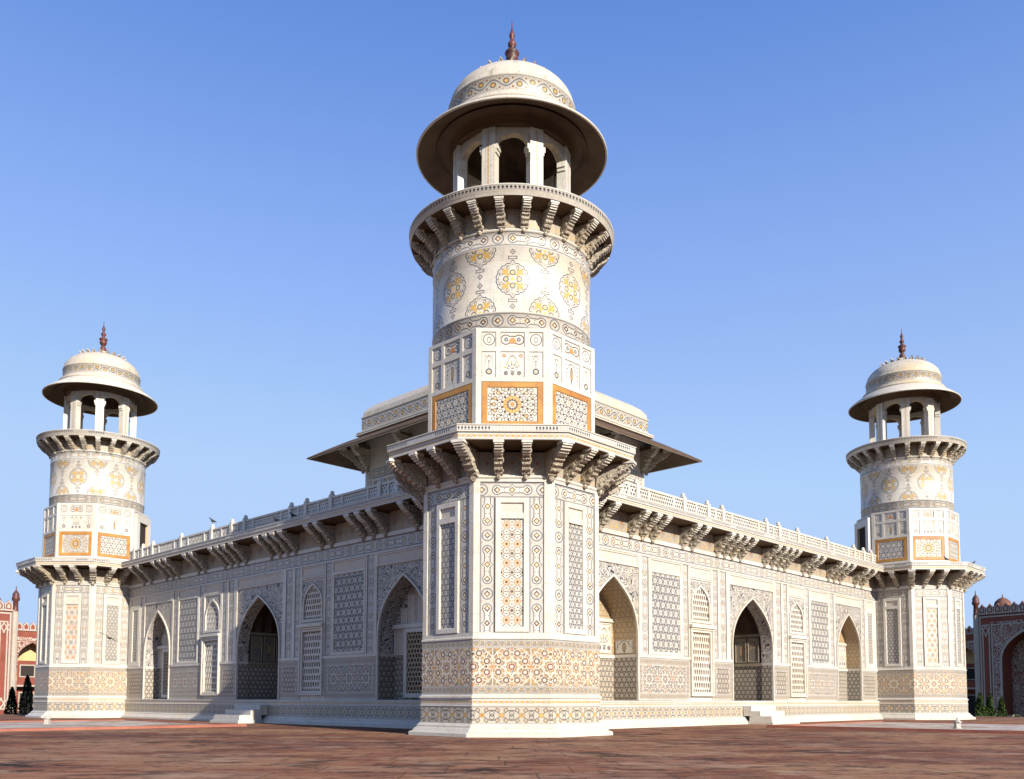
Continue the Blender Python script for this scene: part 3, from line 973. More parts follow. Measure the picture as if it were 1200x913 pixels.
    for k in range(8):
        F = octF(k); hw = rc*sin(pi/8) - .13
        cus = []
        n = 24
        for i in range(n + 1):
            th = pi*i/n; rr = 1 + .07*abs(sin(2.5*th + pi/2*0)) - .04
            cus.append((-cos(th)*hw*min(rr, 1.02), 12.90 + sin(th)*.36*rr))
        for (n1, s) in ((ap + .06, 1), (ap - .10, -1)):
            for i in range(n):
                p, q = cus[i], cus[i + 1]
                mb.poly([F(p[0], n1, p[1]), F(q[0], n1, q[1]), F(q[0], n1, 13.42), F(p[0], n1, 13.42)], None, 'marble_white', F(0, s, 0) - F(0, 0, 0))
        for i in range(n):
            p, q = cus[i], cus[i + 1]
            mb.poly([F(p[0], ap - .10, p[1]), F(q[0], ap - .10, q[1]), F(q[0], ap + .06, q[1]), F(p[0], ap + .06, p[1])], None, 'marble_tan', F(0, 0, -1) - F(0, 0, 0))
    lathe(mb, [(1.10, 13.40), (rc + .10, 13.40), (rc + .11, 13.43), (rc + .11, 13.50), (rc + .15, 13.53), (rc + .15, 13.60), (rc + .40, 13.61), (rc + .42, 13.58), (rc + .46, 13.57)], 64, 'marble_soffit')
    lathe(mb, [(1.10, 13.40), (1.10, 13.65), (.6, 13.95), (.0, 14.1)][::-1], 64, 'ceiling_dark')
    mb.build('arcade', T)
    mb = MB()
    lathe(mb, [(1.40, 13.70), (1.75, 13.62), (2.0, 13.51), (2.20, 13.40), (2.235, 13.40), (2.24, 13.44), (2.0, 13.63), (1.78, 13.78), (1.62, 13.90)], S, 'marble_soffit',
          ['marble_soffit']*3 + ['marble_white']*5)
    mb.build('eaves', T)
    mb = MB()
    lathe(mb, [(1.62, 13.88), (1.66, 13.90), (1.66, 13.96), (1.58, 13.99), (1.52, 14.03), (1.52, 14.10)], 72, 'marble_dome')
    lathe_band(mb, 1.50, 14.10, 14.46, 72, 'inlay_vine', 16, 1.6)
    lathe(mb, [(1.50, 14.46), (1.515, 14.47), (1.515, 14.49), (1.49, 14.50)] + [(1.49*cos(t)**.92, 14.50 + .83*sin(t)) for t in [pi/2*i/14 for i in range(1, 14)]] + [(.0, 15.335)], 72, 'marble_dome')
    dome = mb.build('dome', T)
    mb = MB()      # lotus crest
    lathe(mb, [(.72, 15.16), (.68, 15.24), (.46, 15.34), (.24, 15.44), (.15, 15.54), (.0, 15.56)], 48, 'marble_dome')
    for k in range(20):
        an = 2*pi*k/20
        n_ = Vector((cos(an), sin(an), 0)); t_ = Vector((-sin(an), cos(an), 0))
        P = [(-.09, .72, 15.15), (.09, .72, 15.15), (.08, .84, 15.20), (0, .93, 15.33), (-.08, .84, 15.20)]
        mb.poly([t_*u + n_*n + Vector((0, 0, z)) for u, n, z in P], None, 'marble_dome', n_ + Vector((0, 0, -.5)))
        mb.poly([t_*u + n_*(n - .035) + Vector((0, 0, z + .035)) for u, n, z in P], None, 'marble_dome', -n_ + Vector((0, 0, .8)))
        for i in range(5):
            j = (i + 1) % 5; A, B = P[i], P[j]
            mb.poly([t_*A[0] + n_*A[1] + Vector((0, 0, A[2])), t_*B[0] + n_*B[1] + Vector((0, 0, B[2])), t_*B[0] + n_*(B[1] - .035) + Vector((0, 0, B[2] + .035)), t_*A[0] + n_*(A[1] - .035) + Vector((0, 0, A[2] + .035))], None, 'marble_dome', n_*A[1] + t_*A[0])
    mb.build('lotus_crest', dome)
    mb = MB()
    z = 15.50
    lathe(mb, [(.06, z), (.11, z + 0.048), (.135, z + 0.132), (.11, z + 0.216), (.06, z + 0.264), (.07, z + 0.300), (.125, z + 0.348), (.15, z + 0.444), (.12, z + 0.528),
               (.175, z + 0.564), (.15, z + 0.612), (.07, z + 0.648), (.055, z + 0.708), (.095, z + 0.756), (.10, z + 0.816), (.06, z + 0.876), (.04, z + 0.924)], 16, 'finial_red')
    lathe(mb, [(.04, z + 0.924), (.065, z + 0.984), (.07, z + 1.032), (.04, z + 1.116), (.018, z + 1.164), (.012, z + 1.284), (0, z + 1.440)], 16, 'finial_red')
    mb.build('finial', dome)
    return T
S_ = 24.31
T0 = make_minaret()
tag(T0, 'tall marble corner tower nearest the viewer, in the centre', 'minaret', 'corner towers of the marble tomb')
kids_index()
T1 = copy_tree(T0); T1.location = (-R2*S_, R2*S_, 0); T1.rotation_euler = (0, 0, -pi/2)
T1['label'] = 'marble corner tower at the far left end of the shaded wall'
T2 = copy_tree(T0); T2.location = (R2*S_, R2*S_, 0); T2.rotation_euler = (0, 0, pi/2)
T2['label'] = 'marble corner tower at the far right end of the sunlit wall'

# ------------------------------------------------------------------ the main hall
HALL = empty('tomb_hall', (0, R2*S_, 0))
tag(HALL, 'long single-storey marble tomb with arches and pierced windows between the towers', 'tomb')
HC = Vector((0, R2*S_, 0))
WN = -.645
def wallF(side):
    sx = -1 if side == 'L' else 1
    t = Vector((sx*R2, R2, 0)); n = Vector((sx*R2, -R2, 0))
    return lambda u, q, z: t*u + n*q + Vector((0, 0, z)) - HC
def mir(lst): return lst + [tuple([S_ - b, S_ - a] + list(r)) for (a, b, *r) in lst]
POSTS = [3.35, 4.45, 5.20, 7.50, 8.81, 9.66, 12.43, 13.30, 14.68, 17.0, 19.37, 20.27, 21.02]
BRK = [3.42, 4.06, 5.42, 5.96, 6.44, 8.0, 8.50, 9.93, 10.38, 10.83, 11.35]
def make_wall(side):
    F = wallF(side); g = WN - .03
    near_depth = .55 if side == 'L' else .80
    arches = [(4.65, 1.08, 3.47, 5.83, near_depth, 'near'), (S_/2, 1.31, 10.72, 13.59, 2.0, 'mid'), (S_ - 4.65, 1.08, S_ - 5.83, S_ - 3.47, .55, 'far')]
    wins = [9.01, S_ - 9.01]
    # --- plain wall with rectangular holes
    holes = [(a[2], a[3], .75, 4.47) for a in arches]
    for c in wins: holes += [(c - .50, c + .50, 1.0, 2.82), (c - .57, c + .57, 3.18, 4.36)]
    us = sorted(set([.9, S_ - .9] + [x for h in holes for x in h[:2]])); zs = sorted(set([.2, 5.95] + [x for h in holes for x in h[2:]]))
    mb = MB()
    for i in range(len(us) - 1):
        for j in range(len(zs) - 1):
            uc, zc = (us[i] + us[i + 1])/2, (zs[j] + zs[j + 1])/2
            if any(h[0] < uc < h[1] and h[2] < zc < h[3] for h in holes): continue
            rect(mb, F, us[i], us[i + 1], zs[j], zs[j + 1], g, 'marble_white')
    # back of the wall, so nothing shines through
    rect(mb, F, .9, S_ - .9, 0, 6.1, g - 2.2, 'marble_white', nrm=-(F(0, 1, 0) - F(0, 0, 0)))
    # white pilaster strips and mouldings
    for (a, b) in mir([(3.40, 3.47), (5.83, 5.96), (6.29, 6.34), (7.98, 8.03), (8.33, 8.38), (9.64, 9.70), (10.0, 10.14), (10.52, 10.72), (2.02, 2.16), (3.02, 3.10)]):
        for (z0, z1) in ((2.04, 4.86),):
            box(mb, F, a, b, g - .01, WN, z0, z1, 'marble_white', back=False)
    box(mb, F, .9, S_ - .9, g - .01, WN + .012, 4.82, 4.875, 'marble_white', back=False)
    box(mb, F, .9, S_ - .9, g - .01, WN + .02, 5.25, 5.36, 'marble_white', back=False)
    # ledge on the dado, broken by arches and windows
    brk = [.9]
    for (a, b) in ((3.56, 5.74), (8.38, 9.64), (10.84, 13.47), (S_ - 9.64, S_ - 8.38), (S_ - 5.74, S_ - 3.56)): brk += [a, b]
    brk.append(S_ - .9)
    for i in range(0, len(brk), 2): box(mb, F, brk[i], brk[i + 1], g - .01, WN + .025, 1.955, 2.04, 'marble_white', back=False)
    wall = mb.build('wall', HALL)
    # --- base and plinth
    mb = MB()
    def course(pr, mat, band=None, period=1):
        for i in range(len(pr) - 1):
            (n0, z0), (n1, z1) = pr[i], pr[i + 1]
            P = [(1.0, n0, z0), (S_ - 1.0, n0, z0), (S_ - 1.0, n1, z1), (1.0, n1, z1)]
            mb.poly([F(*p) for p in P], [(p[0], p[2]) for p in P], mat, F(0, z1 - z0, -(n1 - n0)) - F(0, 0, 0))
    course([(WN + .28, -.05), (WN + .28, .06), (WN + .24, .09), (WN + .20, .10), (WN + .165, .15), (WN + .12, .175), (WN + .12, .205), (WN + .07, .235), (WN + .045, .235)], 'marble_white')
    rect(mb, F, 1.0, S_ - 1.0, .235, .56, WN + .045, 'inlay_arabesque', 'h')
    course([(WN + .045, .56), (WN + .06, .57), (WN + .06, .585), (WN + .035, .595)], 'marble_white')
    rect(mb, F, 1.0, S_ - 1.0, .595, .69, WN + .035, 'inlay_diamonds', 'h')
    course([(WN + .035, .69), (WN + .055, .70), (WN + .055, .735), (g - .2, .75)], 'marble_white')
    mb.build('plinth', HALL)
    # --- dado panels
    for (a, b) in mir([(2.0, 3.55), (5.77, 8.37), (9.65, 10.83)]):
        mb = MB(); n = WN - .004
        box(mb, F, a, b, g, n, .751, 1.95, 'marble_white', back=False)
        bw = .17
        rect(mb, F, a + .03, b - .03, .78, .78 + bw, n + .004, 'inlay_vine', 'h'); rect(mb, F, a + .03, b - .03, 1.93 - bw, 1.93, n + .004, 'inlay_vine', 'h')
        for u in (a + .03, b - .03 - bw): rect(mb, F, u, u + bw, .79 + bw, 1.92 - bw, n + .004, 'inlay_vine', 'v')
        rect(mb, F, a + .05 + bw, b - .05 - bw, .79 + bw, 1.92 - bw, n + .004, 'mosaic_stars_grey' if b - a > 1.3 and a > 3 and b < 21 else 'mosaic_dado')
        mb.build('dado_panel', HALL)
    # --- vertical and horizontal inlay borders
    for (a, b) in mir([(3.11, 3.39), (5.97, 6.28), (8.04, 8.32), (9.71, 9.99), (10.15, 10.51)]):
        mb = MB(); rect(mb, F, a, b, 2.05, 4.81, g + .012, 'inlay_border', 'v'); mb.build('inlay_border', HALL)
    mb = MB(); rect(mb, F, 1.2, S_ - 1.2, 4.885, 5.24, g + .012, 'inlay_border', 'h'); mb.build('inlay_border', HALL)
    mb = MB(); rect(mb, F, 1.2, S_ - 1.2, 5.37, 5.93, g + .012, 'inlay_frieze', 'h'); mb.build('frieze', HALL)
    # --- mosaic panels
    for (a, b, nar) in mir([(2.17, 3.01, 1), (6.35, 7.97, 0)]):
        mb = MB(); e = .09 if not nar else .2
        frame(mb, F, a, b, 2.045, 4.50, e, g, WN + .01, 'marble_white')
        frame(mb, F, a, b, 4.46, 4.81, .045, g, WN + .012, 'marble_white')
        fr = mb.build('frame', HALL)
        mb = MB(); rect(mb, F, a + e, b - e, 2.045 + e, 4.50 - e, g + .01, 'mosaic_wall' if not nar else 'mosaic_grey'); mb.build('mosaic_panel', fr)
        mb = MB(); rect(mb, F, a + .045, b - .045, 4.505, 4.765, g + .012, 'tablet_stone'); mb.build('tablet', fr)
    # --- arched niches
    for (c, w, u0, u1, dep, which) in arches:
        zsp, h = (2.45, 1.66)
        mb = MB()
        out = arch_outline(c, w, .75, zsp, h, 12)
        # dado part of the flanks is mosaic, spandrels are floral
        arch_panel(mb, F, u0, u1, .75, 4.47, c, w, zsp, h, g + .002, 'inlay_floral', 12)
        arch_mould(mb, F, c, w + .05, .752, zsp, h + .06, .05, g, WN + .03, 'marble_white', 12)
        arch_sweep(mb, F, out, g - (dep if which != 'mid' else .38), g, 'inlay_floral' if side == 'L' or which == 'mid' else 'mosaic_tan')
        frame(mb, F, u0 + .0, u1 - .0, 4.46, 4.81, .05, g, WN + .012, 'marble_white')
        nb = g - dep
        if which == 'mid':
            W2, ZT, nf = w + .04, 4.75, g - .38
            rect(mb, F, c - W2, c + W2, .75, ZT, nb, 'niche_shade')
            arch_panel(mb, F, c - W2, c + W2, .75, ZT, c, w, zsp, h, nf, 'niche_shade', 12)
            for s in (-1, 1):
                uu = c + s*W2
                for (z0, z1, m) in ((.75, 1.95, 'mosaic_dado'), (1.95, 2.04, 'marble_white'), (2.04, ZT, 'niche_shade')):
                    P = [(uu, nb, z0), (uu, nf, z0), (uu, nf, z1), (uu, nb, z1)]
                    mb.poly([F(*p) for p in P], [(p[1], p[2]) for p in P], m, F(-s, 0, 0) - F(0, 0, 0))
            mb.poly([F(c - W2, nb, ZT), F(c + W2, nb, ZT), F(c + W2, nf, ZT), F(c - W2, nf, ZT)], None, 'ceiling_dark', (0, 0, -1))
            mb.poly([F(c - W2, nb, .751), F(c + W2, nb, .751), F(c + W2, g + .02, .751), F(c - W2, g + .02, .751)], None, 'niche_shade', (0, 0, 1))
        else:
            rect(mb, F, u0, u1, .75, 4.47, nb, 'inlay_floral' if side == 'L' else 'mosaic_tan')
            mb.poly([F(c - w, nb, .751), F(c + w, nb, .751), F(c + w, g + .02, .751), F(c - w, g + .02, .751)], None, 'marble_white', (0, 0, 1))
        jn = nb if which != 'mid' else g - .37
        for s in (-1, 1):      # jamb dado (mosaic) and inner lining
            uu = c + s*(w - .006)
            P = [(uu, jn, .76), (uu, g - .01, .76), (uu, g - .01, 1.95), (uu, jn, 1.95)]
            mb.poly([F(*p) for p in P], [(p[1], p[2]) for p in P], 'mosaic_dado', F(-s, 0, 0) - F(0, 0, 0))
            uu = c + s*(w - .012)
            P = [(uu, jn, 1.95), (uu, g - .01, 1.95), (uu, g - .01, 2.03), (uu, jn, 2.03)]
            mb.poly([F(*p) for p in P], None, 'marble_white', F(-s, 0, 0) - F(0, 0, 0))
            if .7 < dep < 1:
                d0, d1 = nb + .08, g - .12; zc = (2.07 + 2.43)/2
                P = [(uu, d0, 2.07), (uu, d1, 2.07), (uu, d1, 2.43), (uu, d0, 2.43)]
                mb.poly([F(*p) for p in P], [(((p[1] - (d0 + d1)/2)/.8), (p[2] - zc)/.42) for p in P], 'picture_cypress', F(-s, 0, 0) - F(0, 0, 0))
        niche = mb.build('arched_niche', HALL)
        mb = MB(); rect(mb, F, u0 + .05, u1 - .05, 4.505, 4.765, g + .012, 'tablet_stone'); mb.build('tablet', niche)
        # what stands in the niche
        if which == 'mid' or (side == 'R'):
            mb = MB(); ww = w - .02 if which != 'mid' else w + .02
            rect(mb, F, c - ww, c + ww, .76, 1.93, nb + .006, 'mosaic_dado')
            box(mb, F, c - ww, c + ww, nb, nb + .05, 1.93, 2.03, 'marble_white', back=False)
            mb.build('niche_dado', niche)
            mb = MB(); box(mb, F, c - ww, c + ww, nb, nb + .05, 2.95, 3.05, 'marble_white', back=False); mb.build('ledge', niche)
            k = 3
            for i in range(k):
                a = c - ww + .06 + i*(2*ww - .12)/k; b = a + (2*ww - .12)/k - .05
                mb = MB(); frame(mb, F, a, b, 2.06, 2.92, .04, nb + .004, nb + .03, 'marble_white'); rect(mb, F, a + .04, b - .04, 2.10, 2.88, nb + .008, 'picture_cypress' if i == 1 else 'picture_vase', 'p')
                mb.build('inlay_panel', niche)
            if which == 'mid':
                nf = g - .38; D = nf - nb; dm = (nf + nb)/2
                faces = [((lambda u, q, z: F(c + u, nb + q, z)), w + .04)]
                for s in (-1, 1):
                    faces.append(((lambda s: lambda u, q, z: F(c + s*(w + .04) - s*q, dm - s*u, z))(s), D/2))
                for fi, (FS, hw) in enumerate(faces):
                    if fi:
                        for (z0, z1) in ((1.93, 2.03), (2.95, 3.05)):
                            mb = MB(); box(mb, FS, -hw + .02, hw - .02, .001, .05, z0, z1, 'marble_shaded', back=False); mb.build('ledge', niche)
                        k = 3; wd = (2*hw - .16)/k
                        for i in range(k):
                            a = -hw + .10 + i*wd; b = a + wd - .05
                            mb = MB(); frame(mb, FS, a, b, 2.06, 2.92, .04, .004, .035, 'marble_shaded'); rect(mb, FS, a + .04, b - .04, 2.10, 2.88, .010, 'picture_old_cypress' if i == 1 else 'picture_old_vase', 'p')  # picture_old_*: dim copies, niche shade put into the colour
                            mb.build('inlay_panel', niche)
                    mb = MB()      # ribbed shells closing the head of the chamber
                    nn = 4
                    for i in range(nn):
                        a = -hw + 2*hw*i/nn; b = a + 2*hw/nn; m_ = (a + b)/2; H_ = 7
                        for q in range(H_):
                            t0, t1 = q/H_, (q + 1)/H_
                            def pt(u, t, bulge):
                                k_ = 1 - .75*t*t
                                return FS(u*k_, .02 + .75*t*t + bulge*(1 - t), 3.06 + 1.55*t)
                            for (p0, p1, b0, b1) in ((a, m_, .10, 0), (m_, b, 0, .10)):
                                mb.poly([pt(p0, t0, b0), pt(p1, t0, b1), pt(p1, t1, b1), pt(p0, t1, b0)], None, 'niche_shade', FS(0, 1, -.4) - FS(0, 0, 0))
                    mb.build('ribbed_vault', niche)
        if which != 'mid' and (side == 'L'):
            wd = .56; cz = 2.72
            fr = MB(); frame(fr, F, c - wd - .02, c + wd + .02, .80, cz, .13, nb + .002, nb + .10, 'marble_white')
            box(fr, F, c - w + .01, c + w - .01, nb, nb + .12, cz + .004, cz + .12, 'marble_white', back=False)
            for s in (-1, 1):
                lo, hi = sorted((c + s*(wd + .05), c + s*(w - .02)))
                frame(fr, F, lo, hi, 1.98, cz, .05, nb + .002, nb + .05, 'marble_white')
                rect(fr, F, lo, hi, .78, 1.95, nb + .006, 'mosaic_dado'); rect(fr, F, lo + .05, hi - .05, 2.03, cz - .05, nb + .01, 'tablet_stone')
            win = fr.build('window', HALL)
            mb = MB(); jali(mb, F, c - wd + .11, c + wd - .11, .93, cz - .13, .125, .17, nb + .012, nb + .06, 'marble_tan', .80); mb.build('lattice', win)
            mb = MB(); rect(mb, F, c - wd + .11, c + wd - .11, .93, cz - .13, nb + .008, 'void_dark'); mb.build('backing', win)
            mb = MB()
            for i in range(5):     # upright tablets in the head of the arch
                a = c - .78 + i*.32; zt = 2.45 + min(arch_pts(w, h, 12), key=lambda p: abs(p[0] - max(abs(a - c), abs(a + .28 - c))))[1] - .12
                if zt > cz + .3:
                    frame(mb, F, a, a + .29, cz + .13, zt, .04, nb + .001, nb + .04, 'marble_white'); rect(mb, F, a + .04, a + .25, cz + .17, zt - .04, nb + .012, 'tablet_stone')
            mb.build('tympanum', niche)
    # --- windows
    for c in wins:
        mb = MB()
        frame(mb, F, c - .63, c + .63, .87, 2.94, .06, g, WN + .07, 'marble_white')
        frame(mb, F, c - .57, c + .57, .93, 2.88, .075, g, WN + .035, 'marble_white')
        box(mb, F, c - .66, c + .66, g, WN + .12, 2.944, 3.03, 'marble_white', back=False)
        for s in (-1, 1):
            P = [(c + s*.495, g - .16, 1.0), (c + s*.495, g, 1.0), (c + s*.495, g, 2.82), (c + s*.495, g - .16, 2.82)]
            mb.poly([F(*p) for p in P], None, 'marble_tan', F(-s, 0, 0) - F(0, 0, 0))
        w1 = mb.build('window', HALL)
        mb = MB(); jali(mb, F, c - .495, c + .495, 1.005, 2.805, .125, .27, g - .055, g - .005, 'marble_white', .70); mb.build('lattice', w1)
        mb = MB(); rect(mb, F, c - .5, c + .5, 1.0, 2.82, g - .10, 'marble_tan' if side == 'R' else 'void_dark'); mb.build('backing', w1)  # tan on the sunlit wall, dark on the shaded: light put into colour
        mb = MB()
        zb, zsp, h, w = 3.20, 3.62, .62, .50
        arch_panel(mb, F, c - .57, c + .57, 3.18, 4.36, c, w, zsp, h, g + .001, 'inlay_floral', 8)
        arch_mould(mb, F, c, w + .03, 3.182, zsp, h + .04, .055, g, WN + .012, 'marble_white', 8)
        arch_sweep(mb, F, arch_outline(c, w, 3.18, zsp, h, 8), g - .14, g, 'marble_tan')
        box(mb, F, c - .60, c + .60, g, WN + .03, 3.10, 3.178, 'marble_white', back=False)
        frame(mb, F, c - .625, c + .625, 3.035, 4.46, .05, g, WN + .008, 'marble_white')
        rect(mb, F, c - .57, c + .57, 4.362, 4.41, g + .006, 'marble_grey_step')
        frame(mb, F, c - .625, c + .625, 4.465, 4.81, .045, g, WN + .012, 'marble_white')
        w2 = mb.build('arched_window', HALL)
        mb = MB(); jali(mb, F, c - .5, c + .5, 3.19, 4.24, .11, .22, g - .055, g - .008, 'marble_white', .70, wfn=lambda z: arch_width(z, w, zsp, h), cx=c); mb.build('lattice', w2)
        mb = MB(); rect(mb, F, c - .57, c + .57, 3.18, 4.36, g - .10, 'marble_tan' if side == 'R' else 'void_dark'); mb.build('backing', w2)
        mb = MB(); rect(mb, F, c - .58, c + .58, 4.51, 4.765, g + .012, 'tablet_stone'); mb.build('tablet', w2)
    # --- cornice
    mb = MB(); e = .02
    def strip(n0, z0, n1, z1, mat, a=1.2, b=S_ - 1.2):
        P = [(a, n0, z0), (b, n0, z0), (b, n1, z1), (a, n1, z1)]
        mb.poly([F(*p) for p in P], [(p[0], p[1] + p[2]) for p in P], mat, F(0, z1 - z0, -(n1 - n0)) - F(0, 0, 0))
    strip(g, 5.935, e - .03, 5.935, 'marble_soffit'); strip(e - .03, 5.935, e - .03, 5.95, 'marble_soffit')
    rect(mb, F, 1.2, S_ - 1.2, 5.95, 6.05, e - .03, 'inlay_diamonds', 'h')
    strip(e - .03, 6.05, e, 6.06, 'marble_white'); strip(e, 6.06, e, 6.075, 'marble_white')
    rect(mb, F, 1.2, S_ - 1.2, 6.075, 6.16, e, 'inlay_crenel', 'h')
    strip(e, 6.16, e + .015, 6.165, 'marble_white'); strip(e + .015, 6.165, e + .015, 6.185, 'marble_white'); strip(e + .015, 6.185, -1.2, 6.22, 'marble_white')
    mb.build('cornice', HALL)
    for t in BRK + [S_ - q for q in BRK]:
        FF = (lambda t: lambda u, n, z: F(t + u, n + g, z))(t)
        bracket_mesh(FF, .66, 5.34, 5.935, .20, 'bracket', HALL)
    # --- balustrade
    nb = -.26
    for t in POSTS:
        mb = MB()
        box(mb, F, t - .075, t + .075, nb - .075, nb + .075, 6.19, 6.68, 'marble_white')
        prof = [(.075, 6.68), (.085, 6.685), (.085, 6.70), (.05, 6.715), (.065, 6.74), (.065, 6.765), (.035, 6.80), (0, 6.815)]
        for i in range(len(prof) - 1):
            for j in range(10):
                (r0, z0), (r1, z1) = prof[i], prof[i + 1]; a0, a1 = 2*pi*j/10, 2*pi*(j + 1)/10
                mb.poly([F(t + r0*cos(a0), nb + r0*sin(a0), z0), F(t + r0*cos(a1), nb + r0*sin(a1), z0), F(t + r1*cos(a1), nb + r1*sin(a1), z1), F(t + r1*cos(a0), nb + r1*sin(a0), z1)], None, 'marble_white',
                        F(cos((a0 + a1)/2)*(z1 - z0 + .001), sin((a0 + a1)/2)*(z1 - z0 + .001), abs(r0 - r1)) - F(0, 0, 0), True)
        mb.build('balustrade_post', HALL)
    ends = [2.75] + POSTS + [21.55]
    for i in range(len(ends) - 1):
        a, b = ends[i] + .075, ends[i + 1] - .075
        if b - a < .1: continue
        mb = MB()
        box(mb, F, a, b, nb - .05, nb + .05, 6.57, 6.63, 'marble_white'); box(mb, F, a, b, nb - .05, nb + .05, 6.19, 6.245, 'marble_white')
        cuts = [a, b]
        if b - a > 1.4: cuts = [a, a + .42, a + .51, b - .51, b - .42, b]
        elif b - a > .5: cuts = [a, (a + b)/2 - .04, (a + b)/2 + .04, b]
        for q in range(0, len(cuts), 2):
            u0, u1 = cuts[q], cuts[q + 1]
            jali(mb, F, u0, u1, 6.245, 6.57, .105, .125, nb - .025, nb + .025, 'marble_white', .66)
            mb.poly([F(u0, nb - .03, 6.25), F(u0, nb - .03, 6.25), F(u0, nb - .03, 6.25)], None, 'marble_white') if 0 else None
            if q + 2 < len(cuts): box(mb, F, u1, cuts[q + 2], nb - .045, nb + .045, 6.246, 6.569, 'marble_white')
        mb.build('balustrade_panel', HALL)
    # --- steps, their own thing
make_wall('L'); make_wall('R')
mb = MB()
hs = S_/2 + .35
def HF(u, q, z):      # hall axes: u along the left wall, q along the right wall
    return Vector((R2*(q - u), R2*(q + u), z)) - HC
rect(mb, lambda u, n, z: HF(u, z, 6.14), -WN + .3, S_ + WN - .3 + 1.2, -WN + .3, S_ + WN - .3 + 1.2, 0, 'marble_white', nrm=(0, 0, 1))
rect(mb, lambda u, n, z: HF(u, z, 5.90), .9, S_ - .2, .9, S_ - .2, 0, 'marble_soffit', nrm=(0, 0, -1))
for (a, b) in (((S_ - .3, .9), (S_ - .3, S_ - .3)), ((.9, S_ - .3), (S_ - .3, S_ - .3))):
    P = [HF(a[0], a[1], 0), HF(b[0], b[1], 0), HF(b[0], b[1], 6.14), HF(a[0], a[1], 6.14)]
    c = HF(S_/2, S_/2, 0); mb.poly(P, None, 'marble_white', (P[0] + P[1])/2 - c)
mb.build('roof', HALL)

# steps in front of each middle arch
def steps(side, label):
    F0 = wallF(side); base = F0(S_/2, 0, 0) + HC
    o = empty('stone_steps', base); tag(o, label, 'steps', 'steps up to the tomb')
    F = lambda u, n, z: F0(u, n, z) + HC - base
    m = 'marble_white'
    a, b = 11.35, 12.96
    mb = MB()
    for (e, n1, z0, z1) in ((.10, .50, -.02, .07), (.07, .47, .07, .10), (.02, .42, .10, .20), (.0, .40, .20, .255)):
        box(mb, F, a - e*.0 - e, b + e, WN + .29, n1, z0, z1, m, back=False)
    mb.build('bottom_step', o)
    mb = MB(); box(mb, F, a, b, WN + .07, .02, .256, .415, m, back=False); mb.build('step', o)
    mb = MB(); box(mb, F, a, b, WN + .065, -.30, .416, .575, m, back=False); mb.build('step', o)
steps('L', 'marble steps below the middle arch of the shaded left wall')
steps('R', 'marble steps below the middle arch of the sunlit right wall')

# ------------------------------------------------------------------ rooftop pavilion
PV = empty('rooftop_pavilion', (0, R2*S_, 6.14), pi/4)
tag(PV, 'square domed marble pavilion with wide sloping eaves standing on the tomb roof', 'pavilion')
def sq_profile(mb, prof, mat, mats=None, z0=-6.14, smooth=False):
    for k in range(4):
        a = k*pi/2; n = Vector((cos(a), sin(a), 0)); t = Vector((-sin(a), cos(a), 0))
        for i in range(len(prof) - 1):
            (h0, za), (h1, zb) = prof[i], prof[i + 1]; m = mats[i] if mats else mat
            P = [t*-h0 + n*h0, t*h0 + n*h0, t*h1 + n*h1, t*-h1 + n*h1]
            Z = [za, za, zb, zb]
            mb.poly([p + Vector((0, 0, z + z0)) for p, z in zip(P, Z)], [(-h0, za), (h0, za), (h1, zb + abs(h1 - h0)), (-h1, zb + abs(h1 - h0))], m, n*(zb - za) + Vector((0, 0, -(h1 - h0))), smooth)
def sqF(k, h=0):
    a = k*pi/2; n = Vector((cos(a), sin(a), 0)); t = Vector((-sin(a), cos(a), 0))
    return lambda u, q, z: t*u + n*q + Vector((0, 0, z - 6.14))
pb = 4.20
mb = MB(); sq_profile(mb, [(pb, 6.13), (pb, 11.72)], 'marble_white'); mb.build('wall', PV)
for k in range(4):
    F = sqF(k)
    mb = MB()
    for s in (-1, 1):
        lo, hi = sorted((s*3.75, s*4.05)); rect(mb, F, lo, hi, 6.3, 10.4, pb + .008, 'inlay_border', 'v')
    rect(mb, F, -3.7, 3.7, 10.0, 10.4, pb + .008, 'inlay_border', 'h'); mb.build('inlay_border', PV)
    for c in (-2.45, 0, 2.45):
        mb = MB()
        arch_panel(mb, F, c - 1.1, c + 1.1, 6.6, 9.9, c, .75, 8.0, 1.0, pb + .012, 'inlay_floral', 8)
        frame(mb, F, c - 1.18, c + 1.18, 6.5, 9.98, .09, pb, pb + .06, 'marble_white')
        arch_mould(mb, F, c, .80, 6.602, 8.0, 1.06, .09, pb, pb + .09, 'marble_white', 8)
        ww = mb.build('window', PV)
        mb = MB(); jali(mb, F, c - .72, c + .72, 6.62, 8.9, .22, .25, pb + .002, pb + .05, 'marble_white', .7, wfn=lambda z: arch_width(z, .72, 8.0, .96), cx=c); mb.build('lattice', ww)
        mb = MB()
        o = arch_outline(c, .72, 6.62, 8.0, .96, 8)
        mb.poly([F(p[0], pb + .004, p[1]) for p in o], None, 'marble_tan', F(0, 1, 0) - F(0, 0, 0)); mb.build('backing', ww)
